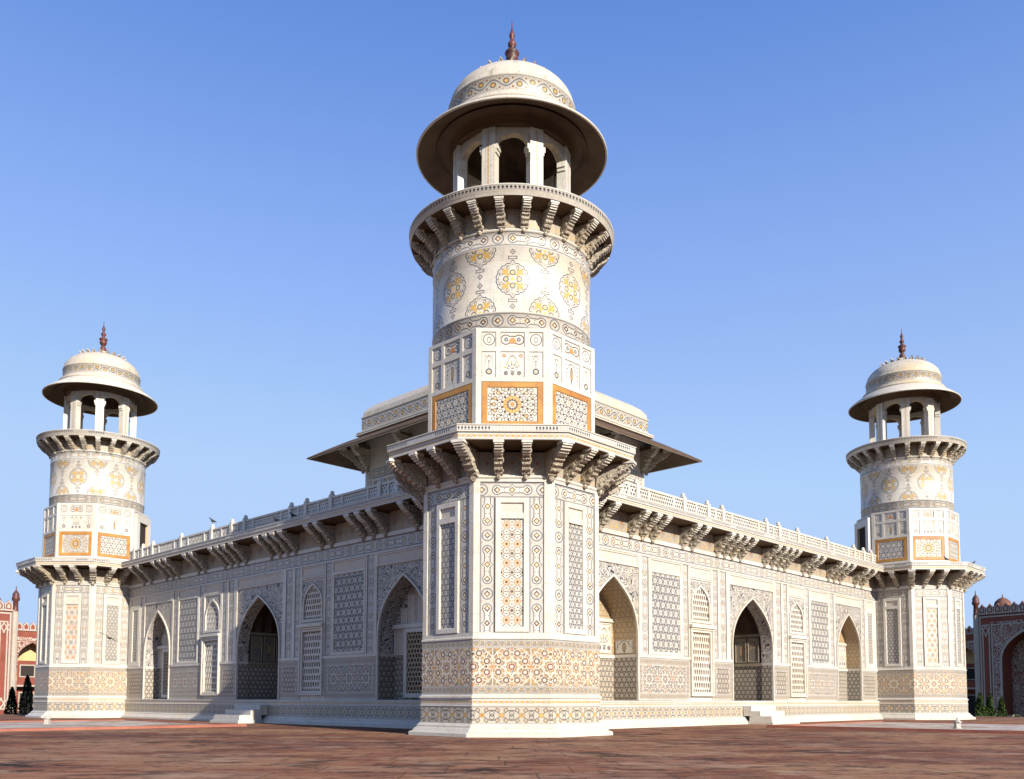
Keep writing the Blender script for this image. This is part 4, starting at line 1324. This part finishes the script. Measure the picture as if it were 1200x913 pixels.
# eaves
mb = MB()
sq_profile(mb, [(pb, 11.72), (4.75, 11.58), (5.3, 11.30), (5.90, 10.93), (5.96, 10.93), (5.97, 10.985), (5.3, 11.40), (4.75, 11.72), (4.30, 11.92)], 'marble_soffit', ['marble_soffit']*3 + ['marble_white'] + ['marble_soffit']*4)
mb.build('eaves', PV)
mb = MB(); sq_profile(mb, [(4.30, 11.90), (4.52, 11.93), (4.52, 11.97), (4.45, 12.0), (4.50, 12.03), (4.50, 12.07), (4.38, 12.12), (4.33, 12.12)], 'marble_white'); mb.build('cornice', PV)
mb = MB()
for k in range(4): rect(mb, sqF(k), -4.33, 4.33, 12.12, 12.68, 4.33, 'inlay_vine', 'h')
sq_profile(mb, [(4.33, 12.68), (4.36, 12.70), (4.36, 12.74), (4.30, 12.76), (4.28, 12.95), (4.12, 13.17), (3.85, 13.38), (3.4, 13.62), (2.8, 13.88), (2.1, 14.08), (1.2, 14.24), (.01, 14.32)], 'marble_dome', smooth=False)
mb.build('roof', PV)
for k in range(4):      # brackets under the eaves: near each corner, both ways and on the diagonal
    F0 = sqF(k)
    for u in (-4.0, -1.25, 1.25, 4.0):
        F = (lambda F0, u: lambda a, n, z: F0(u + a, n + pb, z))(F0, u)
        bracket_mesh(F, .85, 10.45, 11.40, .22, 'bracket', PV)
    an = k*pi/2 + pi/4; n_ = Vector((cos(an), sin(an), 0)); t_ = Vector((-sin(an), cos(an), 0))
    F = (lambda n_, t_: lambda u, n, z: t_*u + n_*(n + pb*1.414) + Vector((0, 0, z - 6.14)))(n_, t_)
    bracket_mesh(F, 1.1, 10.45, 11.40, .24, 'bracket', PV)

# ------------------------------------------------------------------ ground and pools
mb = MB()
a, b = -40, 33
mb.poly([Vector((R2*(q - u), R2*(q + u), 0)) for u, q in ((a, a), (b, a), (b, b), (a, b))], None, 'red_floor', (0, 0, 1))
for (p, q) in (((a, a), (b, a)), ((b, a), (b, b)), ((b, b), (a, b)), ((a, b), (a, a))):
    P = [Vector((R2*(p[1] - p[0]), R2*(p[1] + p[0]), 0)), Vector((R2*(q[1] - q[0]), R2*(q[1] + q[0]), 0))]
    mb.poly([P[0], P[1], P[1] + Vector((0, 0, -1.3)), P[0] + Vector((0, 0, -1.3))], None, 'red_sandstone', (P[0] + P[1])/2 - Vector((0, R2*(a + b), 0)))
tag(mb.build('terrace_paving'), kind='structure')
mb = MB(); mb.poly([(-900, -500, -1.25), (900, -500, -1.25), (900, 1500, -1.25), (-900, 1500, -1.25)], None, 'garden_ground', (0, 0, 1))
tag(mb.build('garden_ground'), kind='structure')
def pool(side, label):
    F0 = wallF(side); c0 = F0(12.3, 7, 0) + HC
    o = empty('shallow_pool', c0); tag(o, label, 'pool', 'shallow pools before the tomb')
    F = lambda u, n, z: F0(u, n, z) + HC - c0
    t0, t1, n0, n1 = 8.5, 16.3, 1.75, 13.0; k = .26; H = .065
    def kerb(u0, u1, q0, q1):
        mb = MB(); box(mb, F, u0, u1, q0, q1, 0.0, H, 'kerb_sandstone'); return mb.build('kerb', o)
    kerb(t0, t0 + k, n0, n1); kerb(t1 - k, t1, n0, n1); kerb(t0 + k, t1 - k, n0, n0 + k); kerb(t0 + k, t1 - k, n1 - k, n1)
    mb = MB(); mb.poly([F(t0 + k, n0 + k, .035), F(t1 - k, n0 + k, .035), F(t1 - k, n1 - k, .035), F(t0 + k, n1 - k, .035)], None, 'pool_marble', (0, 0, 1)); mb.build('basin_floor', o)
pool('L', 'shallow white basin with red kerb before the shaded left wall')
pool('R', 'shallow white basin with red kerb before the sunlit right wall')
def lantern(x, y, label):
    o = empty('stone_lamp', (x, y, .036)); o.scale = (.52, .52, .52); tag(o, label, 'stone lamp', 'small stone lamps in the pools')
    mb = MB(); w = .11
    F = ID
    prof = [(.15, 0), (.15, .04), (.115, .05), (.115, .26), (.15, .275), (.15, .30)]
    for k in range(4):
        a = k*pi/2; n = Vector((cos(a), sin(a), 0)); t = Vector((-sin(a), cos(a), 0))
        for i in range(len(prof) - 1):
            (h0, za), (h1, zb) = prof[i], prof[i + 1]
            mb.poly([t*-h0 + n*h0 + Vector((0, 0, za)), t*h0 + n*h0 + Vector((0, 0, za)), t*h1 + n*h1 + Vector((0, 0, zb)), t*-h1 + n*h1 + Vector((0, 0, zb))], None, 'lamp_stone', n*(zb - za + .001) + Vector((0, 0, h0 - h1)))
    mb.build('pillar', o)
    mb = MB()
    lathe(mb, [(.0, .30), (.20, .30), (.21, .315), (.16, .36), (.10, .42), (.05, .46), (.035, .49), (.05, .51), (.03, .545), (0, .56)], 12, 'lamp_stone'); mb.build('cap', o)
lantern(11.72, 3.0, 'small white stone lamp with a pointed cap in the right pool')
lantern(-13.05, 5.4, 'small white stone lamp with a pointed cap in the left pool')

# ------------------------------------------------------------------ gate houses
def gate(side, label, tc):
    sx = -1 if side == 'L' else 1
    G0 = 70.0
    n = Vector((-sx*R2, -R2, 0)); t = Vector((R2, -sx*R2*1.0, 0)) if side == 'R' else Vector((R2, R2, 0))
    C = Vector((sx*R2*G0, R2*S_ + R2*G0, 0)) + t*tc
    if side == 'R':
        pin = C - t*5.2; rot = Matrix.Rotation(radians(-14), 3, 'Z'); t = rot @ t; n = rot @ n; C = pin + t*5.2
    inn = 1 if side == 'L' else -1       # direction (along t) towards the tomb's side of the picture
    o = empty('gatehouse', (C.x, C.y, -1.25)); tag(o, label, 'gatehouse')
    F = lambda u, q, z: t*(u*inn) + n*q + Vector((0, 0, z + 1.25))
    Hw, Hp = 5.2, 9.35
    zb = -1.25
    # portal block: piers and arch front
    mb = MB()
    aw, asp, ah = 3.05, 4.6, 3.35
    arch_panel(mb, F, -aw - .9, aw + .9, zb, 8.6, 0, aw, asp, ah, 0, 'gate_floral', 12)
    arch_sweep(mb, F, arch_outline(0, aw, zb, asp, ah, 12), -2.2, 0, 'red_sandstone')
    for s in (-1, 1):
        lo, hi = sorted((s*(aw + .9), s*Hw)); rect(mb, F, lo, hi, zb, 8.6, 0, 'red_sandstone')
        mb.poly([F(s*Hw, 0, zb), F(s*Hw, -4, zb), F(s*Hw, -4, Hp), F(s*Hw, 0, Hp)], None, 'red_sandstone', F(s, 0, 0) - F(0, 0, 0))
    rect(mb, F, -Hw, Hw, 8.6, Hp, 0, 'red_sandstone')
    mb.poly([F(-Hw, 0, Hp), F(Hw, 0, Hp), F(Hw, -4, Hp), F(-Hw, -4, Hp)], None, 'red_sandstone', (0, 0, 1))
    rect(mb, F, -Hw, Hw, zb, Hp, -4.0, 'red_sandstone', nrm=F(0, -1, 0) - F(0, 0, 0))
    mb.build('portal', o)
    mb = MB(); arch_mould(mb, F, 0, aw + .08, zb, asp, ah + .1, .22, 0, .10, 'gate_white', 12); mb.build('arch_moulding', o)
    mb = MB(); arch_panel(mb, F, -aw, aw, zb, 8.2, 0, 1.15, 2.3, 1.3, -1.9, 'gate_floral', 8); rect(mb, F, -1.3, 1.3, zb, 3.9, -2.1, 'void_dark'); rect(mb, F, -.7, .7, 4.4, 6.2, -1.88, 'void_dark')
    mb.build('recess_wall', o)
    # white frames
    for (u0, u1, z0, z1, w) in ((-aw - .85, aw + .85, zb + .1, 8.35, .14), (-Hw + .12, Hw - .12, zb + .1, 9.2, .16)):
        mb = MB(); frame(mb, F, u0, u1, z0, z1, w, 0, .06, 'gate_white'); mb.build('frame', o)
    for s in (-1, 1):
        lo, hi = sorted((s*(aw + 1.0), s*(Hw - .38)))
        mb = MB(); frame(mb, F, lo, hi, zb + .9, 8.35, .13, 0, .05, 'gate_white')
        for (z0, z1) in ((7.3, 8.15), (zb + 1.1, zb + 1.95)):      # crossed star box at the top and bottom of the pier
            um = (lo + hi)/2; hw_ = (hi - lo)/2 - .13; zm = (z0 + z1)/2; hh = (z1 - z0)/2
            P = [(um - hw_, zm - hh), (um + hw_, zm - hh), (um + hw_, zm + hh), (um - hw_, zm + hh)]
            for (p, q) in ((P[0], P[2]), (P[1], P[3])):
                d = Vector((q[0] - p[0], 0, q[1] - p[1])).normalized(); e = Vector((-d.z, 0, d.x))*.06
                off = .045 if p == P[0] else .055
                for sg in (-.22, .22):
                    e2 = Vector((-d.z, 0, d.x))*sg
                    mb.poly([F(p[0] + e.x + e2.x, off, p[1] + e.z + e2.z), F(p[0] - e.x + e2.x, off, p[1] - e.z + e2.z), F(q[0] - e.x + e2.x, off, q[1] - e.z + e2.z), F(q[0] + e.x + e2.x, off, q[1] + e.z + e2.z)], None, 'gate_white', F(0, 1, 0) - F(0, 0, 0))
        mb.build('pier_panel', o)
    mb = MB(); box(mb, F, -Hw - .06, Hw + .06, -.2, .16, Hp, Hp + .13, 'gate_white'); mb.build('cornice', o)
    def parapet(u0, u1, z, h, n_):
        mb = MB(); w = (u1 - u0)/n_
        for i in range(n_):
            c = u0 + (i + .5)*w
            pr = [(-.42, 0), (.42, 0), (.42, .18), (.47, .35), (.45, .58), (.25, .72), (.1, .86), (0, 1.0), (-.1, .86), (-.25, .72), (-.45, .58), (-.47, .35), (-.42, .18)]
            P = [(c + a*w, z + b*h) for a, b in pr]; I = [(c + a*w*.70, z + .04*h + b*h*.80) for a, b in pr]; J = [(c + a*w*.38, z + .16*h + b*h*.5) for a, b in pr]
            for k in range(len(P)):
                j = (k + 1) % len(P)
                mb.poly([F(P[k][0], 0, P[k][1]), F(P[j][0], 0, P[j][1]), F(I[j][0], 0, I[j][1]), F(I[k][0], 0, I[k][1])], None, 'gate_white', F(0, 1, 0) - F(0, 0, 0))
                mb.poly([F(I[k][0], 0, I[k][1]), F(I[j][0], 0, I[j][1]), F(J[j][0], .01, J[j][1]), F(J[k][0], .01, J[k][1])], None, 'red_sandstone', F(0, 1, 0) - F(0, 0, 0))
                mb.poly([F(P[k][0], 0, P[k][1]), F(P[j][0], 0, P[j][1]), F(P[j][0], -.2, P[j][1]), F(P[k][0], -.2, P[k][1])], None, 'red_sandstone', F(P[k][0] - c, 0, P[k][1] - z - h*.4) - F(0, 0, 0))
            mb.poly([F(p[0], .01, p[1]) for p in J], None, 'gate_white', F(0, 1, 0) - F(0, 0, 0))
            mb.poly([F(p[0], -.2, p[1]) for p in P], None, 'red_sandstone', F(0, -1, 0) - F(0, 0, 0))
        mb.build('battlement', o)
    parapet(-Hw, Hw, Hp + .131, .95, 13)
    for s in (-1, 1):       # corner pinnacles
        mb = MB(); c = F(s*(Hw + .22), -.05, 0) - Vector((0, 0, 1.25))
        z = 1.25
        lathe(mb, [(.30, zb + z), (.30, Hp + z)], 8, 'gate_white', c=(c.x, c.y), smooth=False)
        lathe(mb, [(.30, Hp + z), (.26, Hp + .1 + z), (.22, Hp + 1.0 + z), (.34, Hp + 1.1 + z), (.36, Hp + 1.3 + z), (.34, Hp + 1.45 + z), (.30, Hp + 1.5 + z), (.32, Hp + 1.7 + z), (.18, Hp + 1.95 + z), (.06, Hp + 2.1 + z), (.05, Hp + 2.3 + z), (.0, Hp + 2.6 + z)], 12, 'finial_red', c=(c.x, c.y))
        mb.build('pinnacle', o)
    # wings
    for s in (-1, 1):
        W0, W1, Wh = Hw + .3, Hw + 7.6, 7.55
        FW = (lambda s: lambda u, q, z: F(s*u, q - .9, z))(s)
        mb = MB()
        cs_ = [W0 + 1.9, W0 + 5.5]
        for c in cs_:
            arch_panel(mb, FW, c - 1.8, c + 1.8, zb, 6.9, c, 1.35, 4.7, 1.7, 0, 'gate_floral' , 8)
            arch_sweep(mb, FW, arch_outline(c, 1.35, zb, 4.7, 1.7, 8), -1.6, 0, 'red_sandstone')
        rect(mb, FW, W0, cs_[0] - 1.8, zb, 6.9, 0, 'gate_white'); rect(mb, FW, cs_[1] + 1.8, W1, zb, 6.9, 0, 'gate_white')
        rect(mb, FW, W0, W1, 6.9, Wh, 0, 'red_sandstone')
        mb.poly([FW(W0, 0, Wh), FW(W1, 0, Wh), FW(W1, -3, Wh), FW(W0, -3, Wh)], None, 'red_sandstone', (0, 0, 1))
        mb.poly([FW(W1, 0, zb), FW(W1, -3, zb), FW(W1, -3, Wh), FW(W1, 0, Wh)], None, 'red_sandstone', F(s, 0, 0) - F(0, 0, 0))
        rect(mb, FW, W0, W1, zb, Wh, -3, 'red_sandstone', nrm=F(0, -1, 0) - F(0, 0, 0))
        rect(mb, FW, W0, W1, zb, 6.9, -1.6, 'plaster_yellow')
        box(mb, FW, W0, W1, -.05, .12, Wh, Wh + .1, 'gate_white')
        mb.build('wing', o)
        for c in cs_:
            mb = MB()
            rect(mb, FW, c - 1.35, c + 1.35, zb, 4.6, -1.35, 'red_sandstone')
            rect(mb, FW, c - .62, c + .62, 3.0, 4.1, -1.33, 'void_dark'); rect(mb, FW, c - .62, c + .62, zb, 1.3, -1.33, 'void_dark')
            frame(mb, FW, c - .75, c + .75, 2.9, 4.2, .12, -1.35, -1.27, 'gate_white'); frame(mb, FW, c - .75, c + .75, zb, 1.42, .12, -1.35, -1.27, 'gate_white')
            box(mb, FW, c - 1.35, c + 1.35, -1.34, -.35, 1.95, 2.12, 'gate_white', back=False)
            box(mb, FW, c - 1.35, c + 1.35, -.45, -.37, 2.12, 2.75, 'red_sandstone')
            mb.build('balcony', o)
        F_old = F
        mb = MB()
        keep = F
        def par2():
            w = .62; nn = 11
            for i in range(nn):
                c = W0 + .3 + i*w + w/2
                pr = [(-.42, 0), (.42, 0), (.47, .35), (.45, .58), (.2, .8), (0, 1.0), (-.2, .8), (-.45, .58), (-.47, .35)]
                P = [(c + a*w, Wh + .101 + b*.8) for a, b in pr]; I = [(c + a*w*.62, Wh + .17 + b*.55) for a, b in pr]
                for k in range(len(P)):
                    j = (k + 1) % len(P)
                    mb.poly([FW(P[k][0], 0, P[k][1]), FW(P[j][0], 0, P[j][1]), FW(I[j][0], 0, I[j][1]), FW(I[k][0], 0, I[k][1])], None, 'gate_white', F(0, 1, 0) - F(0, 0, 0))
                    mb.poly([FW(P[k][0], 0, P[k][1]), FW(P[j][0], 0, P[j][1]), FW(P[j][0], -.2, P[j][1]), FW(P[k][0], -.2, P[k][1])], None, 'red_sandstone', F((P[k][0] - c)*s, 0, P[k][1] - Wh - .4) - F(0, 0, 0))
                mb.poly([FW(p[0], 0, p[1]) for p in I], None, 'red_sandstone', F(0, 1, 0) - F(0, 0, 0))
                mb.poly([FW(p[0], -.2, p[1]) for p in P], None, 'red_sandstone', F(0, -1, 0) - F(0, 0, 0))
        par2(); mb.build('battlement', o)
    # small dome on the roof
    mb = MB(); c = F(-3.2 * 1, -2.0, 0)
    lathe(mb, [(.75, Hp + 1.25), (.78, Hp + 1.9), (.85, Hp + 2.2), (.72, Hp + 2.65), (.4, Hp + 2.95), (.08, Hp + 3.1), (.03, Hp + 3.4), (0, Hp + 3.45)], 20, 'dome_brown', c=(F(Hw - 1.2, -2.4, 0).x, F(Hw - 1.2, -2.4, 0).y)); mb.build('dome', o)
    return o
gate('L', 'red sandstone gatehouse with white inlay behind the left tower', -3.3)
gate('R', 'dark red gatehouse with white arch edging behind the right tower', 3.1)

# ------------------------------------------------------------------ planting
def shrub(x, y, h, r, label, kind='shrub_leaf', name='conifer_shrub', cat='shrub', flowers=False, grp=None):
    rnd = random.Random(int(x*97 + y*31))
    o = empty(name, (x, y, -1.25)); tag(o, label, cat, grp)
    mb = MB(); lathe(mb, [(.07, 0), (.05, h*.4), (.02, h*.8)], 8, 'bark'); mb.build('trunk', o)
    mb = MB()
    n = 2600
    for i in range(n):
        z = rnd.random()**.9
        prof = (sin(min(1, z*3.2)*pi/2))*(1 - z)**.62*1.15 if not flowers else sqrt(max(0, 1 - (z*1.6 - .6)**2))
        a = rnd.random()*2*pi; rr = r*prof*(.55 + .5*rnd.random()**.5)*(1 + .18*sin(a*3 + z*9))
        c = Vector((rr*cos(a), rr*sin(a), .08 + z*h)); s = .05 + .05*rnd.random()
        d1 = Vector((rnd.gauss(0, 1), rnd.gauss(0, 1), rnd.gauss(0, 1) + .6)).normalized()*s; d2 = Vector((rnd.gauss(0, 1), rnd.gauss(0, 1), rnd.gauss(0, 1))).normalized()*s*.6
        mb.poly([c - d1, c + d2, c + d1, c - d2], None, 'petal_white' if flowers and rnd.random() < .10 else kind)
    mb.build('crown', o)
from_px = lambda px, dist: ((-.287 + dist*((px - 600)/1041.3 + .016)), -20.1 + dist)
for px, d, h, r, lb in ((1152.5, 62, 2.5, .42, 'green conical shrub nearest the right tower, before the dark gatehouse'), (1164, 62, 2.5, .36, 'narrower green conical shrub, second from the right tower'),
                        (1178, 63, 2.2, .34, 'third conical shrub from the right tower, under the dark arch')):
    x, y = from_px(px, d); shrub(x, y, h, r, lb, grp='conical shrubs before the right gatehouse')
for px, d, h, r, lb in ((20.5, 62, 2.7, .42, 'dark cypress at the left, before the red gatehouse wall'), (37.5, 62, 3.5, .50, 'taller dark cypress beside the left tower')):
    x, y = from_px(px, d); shrub(x, y, h, r, lb, 'cypress_leaf', 'cypress_tree', 'cypress tree', grp='cypresses before the left gatehouse')
x, y = from_px(1192, 48); shrub(x, y, 1.15, .75, 'low bush with white flowers at the right edge of the terrace', 'shrub_leaf', 'flowering_bush', 'bush', True)

# ------------------------------------------------------------------ birds
def skin_body(mb, rings, mat, seg=10):
    """loft through elliptical rings: (x, z, rx(half width), rz(half height)) along x"""
    for i in range(len(rings) - 1):
        for j in range(seg):
            a0, a1 = 2*pi*j/seg, 2*pi*(j + 1)/seg
            def p(r, a): return Vector((r[0], r[2]*cos(a), r[1] + r[3]*sin(a)))
            am = (a0 + a1)/2
            mb.poly([p(rings[i], a0), p(rings[i], a1), p(rings[i + 1], a1), p(rings[i + 1], a0)], None, mat, (0, cos(am), sin(am)), True)
def pigeon(loc, rz, label, mat='bird_dark', s=1.0):
    o = empty('pigeon', loc, rz); o.scale = (s, s, s); tag(o, label, 'pigeon', 'pigeons resting on the cornice')
    mb = MB()
    skin_body(mb, [(-.17, .10, .002, .002), (-.165, .10, .022, .008), (-.10, .115, .035, .022), (-.04, .135, .055, .050), (.03, .155, .062, .065), (.075, .18, .050, .058),
                   (.10, .215, .032, .038), (.115, .245, .027, .030), (.135, .262, .026, .027), (.155, .262, .018, .020), (.165, .258, .006, .007), (.19, .250, .001, .002)], mat)
    body = mb.build('body', o)
    for sg in (-1, 1):
        mb = MB(); 
        P = [(.07, .05*sg, .19), (.02, .068*sg, .17), (-.08, .055*sg, .13), (-.16, .02*sg, .108), (-.07, .035*sg, .165), (.03, .045*sg, .21)]
        mb.poly(P, None, mat, (0, sg, .3)); mb.poly([(p[0], p[1]*.82, p[2]) for p in P], None, mat, (0, -sg, -.3)); mb.build('wing', body)
        mb = MB(); lathe(mb, [(.005, 0), (.005, .11)], 6, 'finial_red', c=(.015, .022*sg)); mb.build('leg', body)
def FP(side, t, n, z): return tuple(wallF(side)(t, n, z) + HC)
pigeon(FP('L', 14.80 - .12, -.26, 6.815), radians(215), 'pigeon perched on top of a balustrade post', 'bird_dark', .78)
pigeon(FP('L', 10.22, -.06, 6.20), radians(150), 'pigeon on the left cornice edge, farther of two near a post', 'bird_dark', .78)
pigeon(FP('L', 9.25, -.06, 6.20), radians(160), 'pigeon on the left cornice edge, nearest to the middle tower', 'bird_dark', .78)
t2 = Vector((R2*S_, R2*S_, 0))
pigeon(tuple(t2 + Vector((.35, -2.55, 6.26))), radians(200), 'pigeon before the orange framed panel of the right tower', 'bird_grey', .85)
pigeon(tuple(t2 + Vector((1.95, -1.55, 6.26))), radians(20), 'pigeon at the outer edge of the right tower ledge', 'bird_dark', .78)
# gliding bird in front of the left tower
def glider():
    x, y = from_px(130.7, 27.5)
    o = empty('gliding_bird', (x, y, 2.62)); tag(o, 'dark bird gliding with long wings spread before the left tower', 'bird')
    mb = MB()
    skin_body(mb, [(-.16, 0, .004, .003), (-.13, 0, .045, .008), (-.07, .0, .03, .02), (0, .0, .042, .040), (.06, .0, .036, .034), (.10, .008, .024, .024), (.125, .008, .014, .014), (.15, .0, .002, .003)], 'bird_dark')
    body = mb.build('body', o)
    for sg in (-1, 1):
        mb = MB()
        pts = [(.04, .03, .01), (.06, .15, .035), (.045, .28, .035), (-.01, .42, .0), (-.035, .40, .0), (-.02, .28, .022), (-.03, .15, .025), (-.05, .03, .005)]
        P = [(p[0], p[1]*sg, p[2]) for p in pts]
        mb.poly(P, None, 'bird_dark', (0, 0, 1)); Q = [(p[0], p[1], p[2] - .006) for p in P]; mb.poly(Q, None, 'bird_dark', (0, 0, -1))
        for i in range(len(P)):
            j = (i + 1) % len(P); mb.poly([P[i], P[j], Q[j], Q[i]], None, 'bird_dark')
        mb.build('wing', body)
    # wings run across the picture, dipping to the right
    o.rotation_mode = 'XYZ'; o.rotation_euler = (radians(-27), 0, radians(-95))
    return o
glider()

# ------------------------------------------------------------------ camera
cam = bpy.data.cameras.new('camera'); co = bpy.data.objects.new('camera', cam); COL.objects.link(co)
cam.sensor_width = 36; cam.sensor_fit = 'HORIZONTAL'; cam.lens = 1041.34/1200*36; cam.shift_y = 292.01/1200
cam.clip_start = .1; cam.clip_end = 5000
co.location = (-.2874, -20.107, .757)
co.rotation_mode = 'QUATERNION'
co.rotation_quaternion = (Matrix.Rotation(-.016, 3, 'Z') @ Matrix.Rotation(pi/2 + .0686, 3, 'X') @ Matrix.Rotation(.0025, 3, 'Z')).to_quaternion()
SC.camera = co

# ------------------------------------------------------------------ light
EL, SX, SY = radians(22.5), .564, -.826
w = bpy.data.worlds.new('World'); SC.world = w; w.use_nodes = True
nt = w.node_tree; bg = nt.nodes['Background']; sk = nt.nodes.new('ShaderNodeTexSky'); sk.sky_type = 'NISHITA'
sk.sun_disc = False; sk.sun_elevation = EL; sk.sun_rotation = atan2(SX, SY); sk.air_density = 1.0; sk.dust_density = 0.1; sk.ozone_density = 3.2
def vm(op, a, v):
    n = nt.nodes.new('ShaderNodeVectorMath'); n.operation = op; nt.links.new(a, n.inputs[0]); n.inputs[1].default_value = v; return n.outputs[0]
c_ = vm('MULTIPLY', sk.outputs[0], (1.25, 1.12, 1.30))
c_ = vm('MINIMUM', c_, (2.7, 3.7, 5.5))                      # no glare round the sun
tc = nt.nodes.new('ShaderNodeTexCoord'); sp = nt.nodes.new('ShaderNodeSeparateXYZ'); nt.links.new(tc.outputs['Generated'], sp.inputs[0])
cr = nt.nodes.new('ShaderNodeValToRGB'); nt.links.new(sp.outputs[2], cr.inputs[0]); e = cr.color_ramp.elements
stops = [(0.0, (.485, .675, .98)), (.24, (.450, .645, .97)), (.45, (.275, .455, .92)), (.63, (.118, .285, .77)), (.80, (.06, .17, .55)), (1.0, (.035, .11, .42))]
while len(e) < len(stops): e.new(.5)
for k_, (p_, q_) in zip(e, stops): k_.position = p_; k_.color = (*q_, 1)
g_ = vm('MULTIPLY', cr.outputs[0], (5.6, 5.6, 5.6))
mxn = nt.nodes.new('ShaderNodeMix'); mxn.data_type = 'RGBA'; mxn.inputs[0].default_value = .75
nt.links.new(c_, mxn.inputs[6]); nt.links.new(g_, mxn.inputs[7])
nt.links.new(mxn.outputs[2], bg.inputs[0]); bg.inputs[1].default_value = .095
SC.cycles.diffuse_bounces = 2
sun = bpy.data.lights.new('sun', 'SUN'); so = bpy.data.objects.new('sun', sun); COL.objects.link(so)
sun.energy = 4.8; sun.angle = radians(.5); sun.color = (1, .92, .80)
so.rotation_mode = 'QUATERNION'
so.rotation_quaternion = Vector((SX*cos(EL), SY*cos(EL), sin(EL))).to_track_quat('Z', 'Y')
so.location = (20, -30, 30)
SC.view_settings.view_transform = 'Standard'; SC.view_settings.look = 'None'; SC.view_settings.exposure = .9; SC.view_settings.gamma = 1.0
SC.view_settings.use_curve_mapping = False
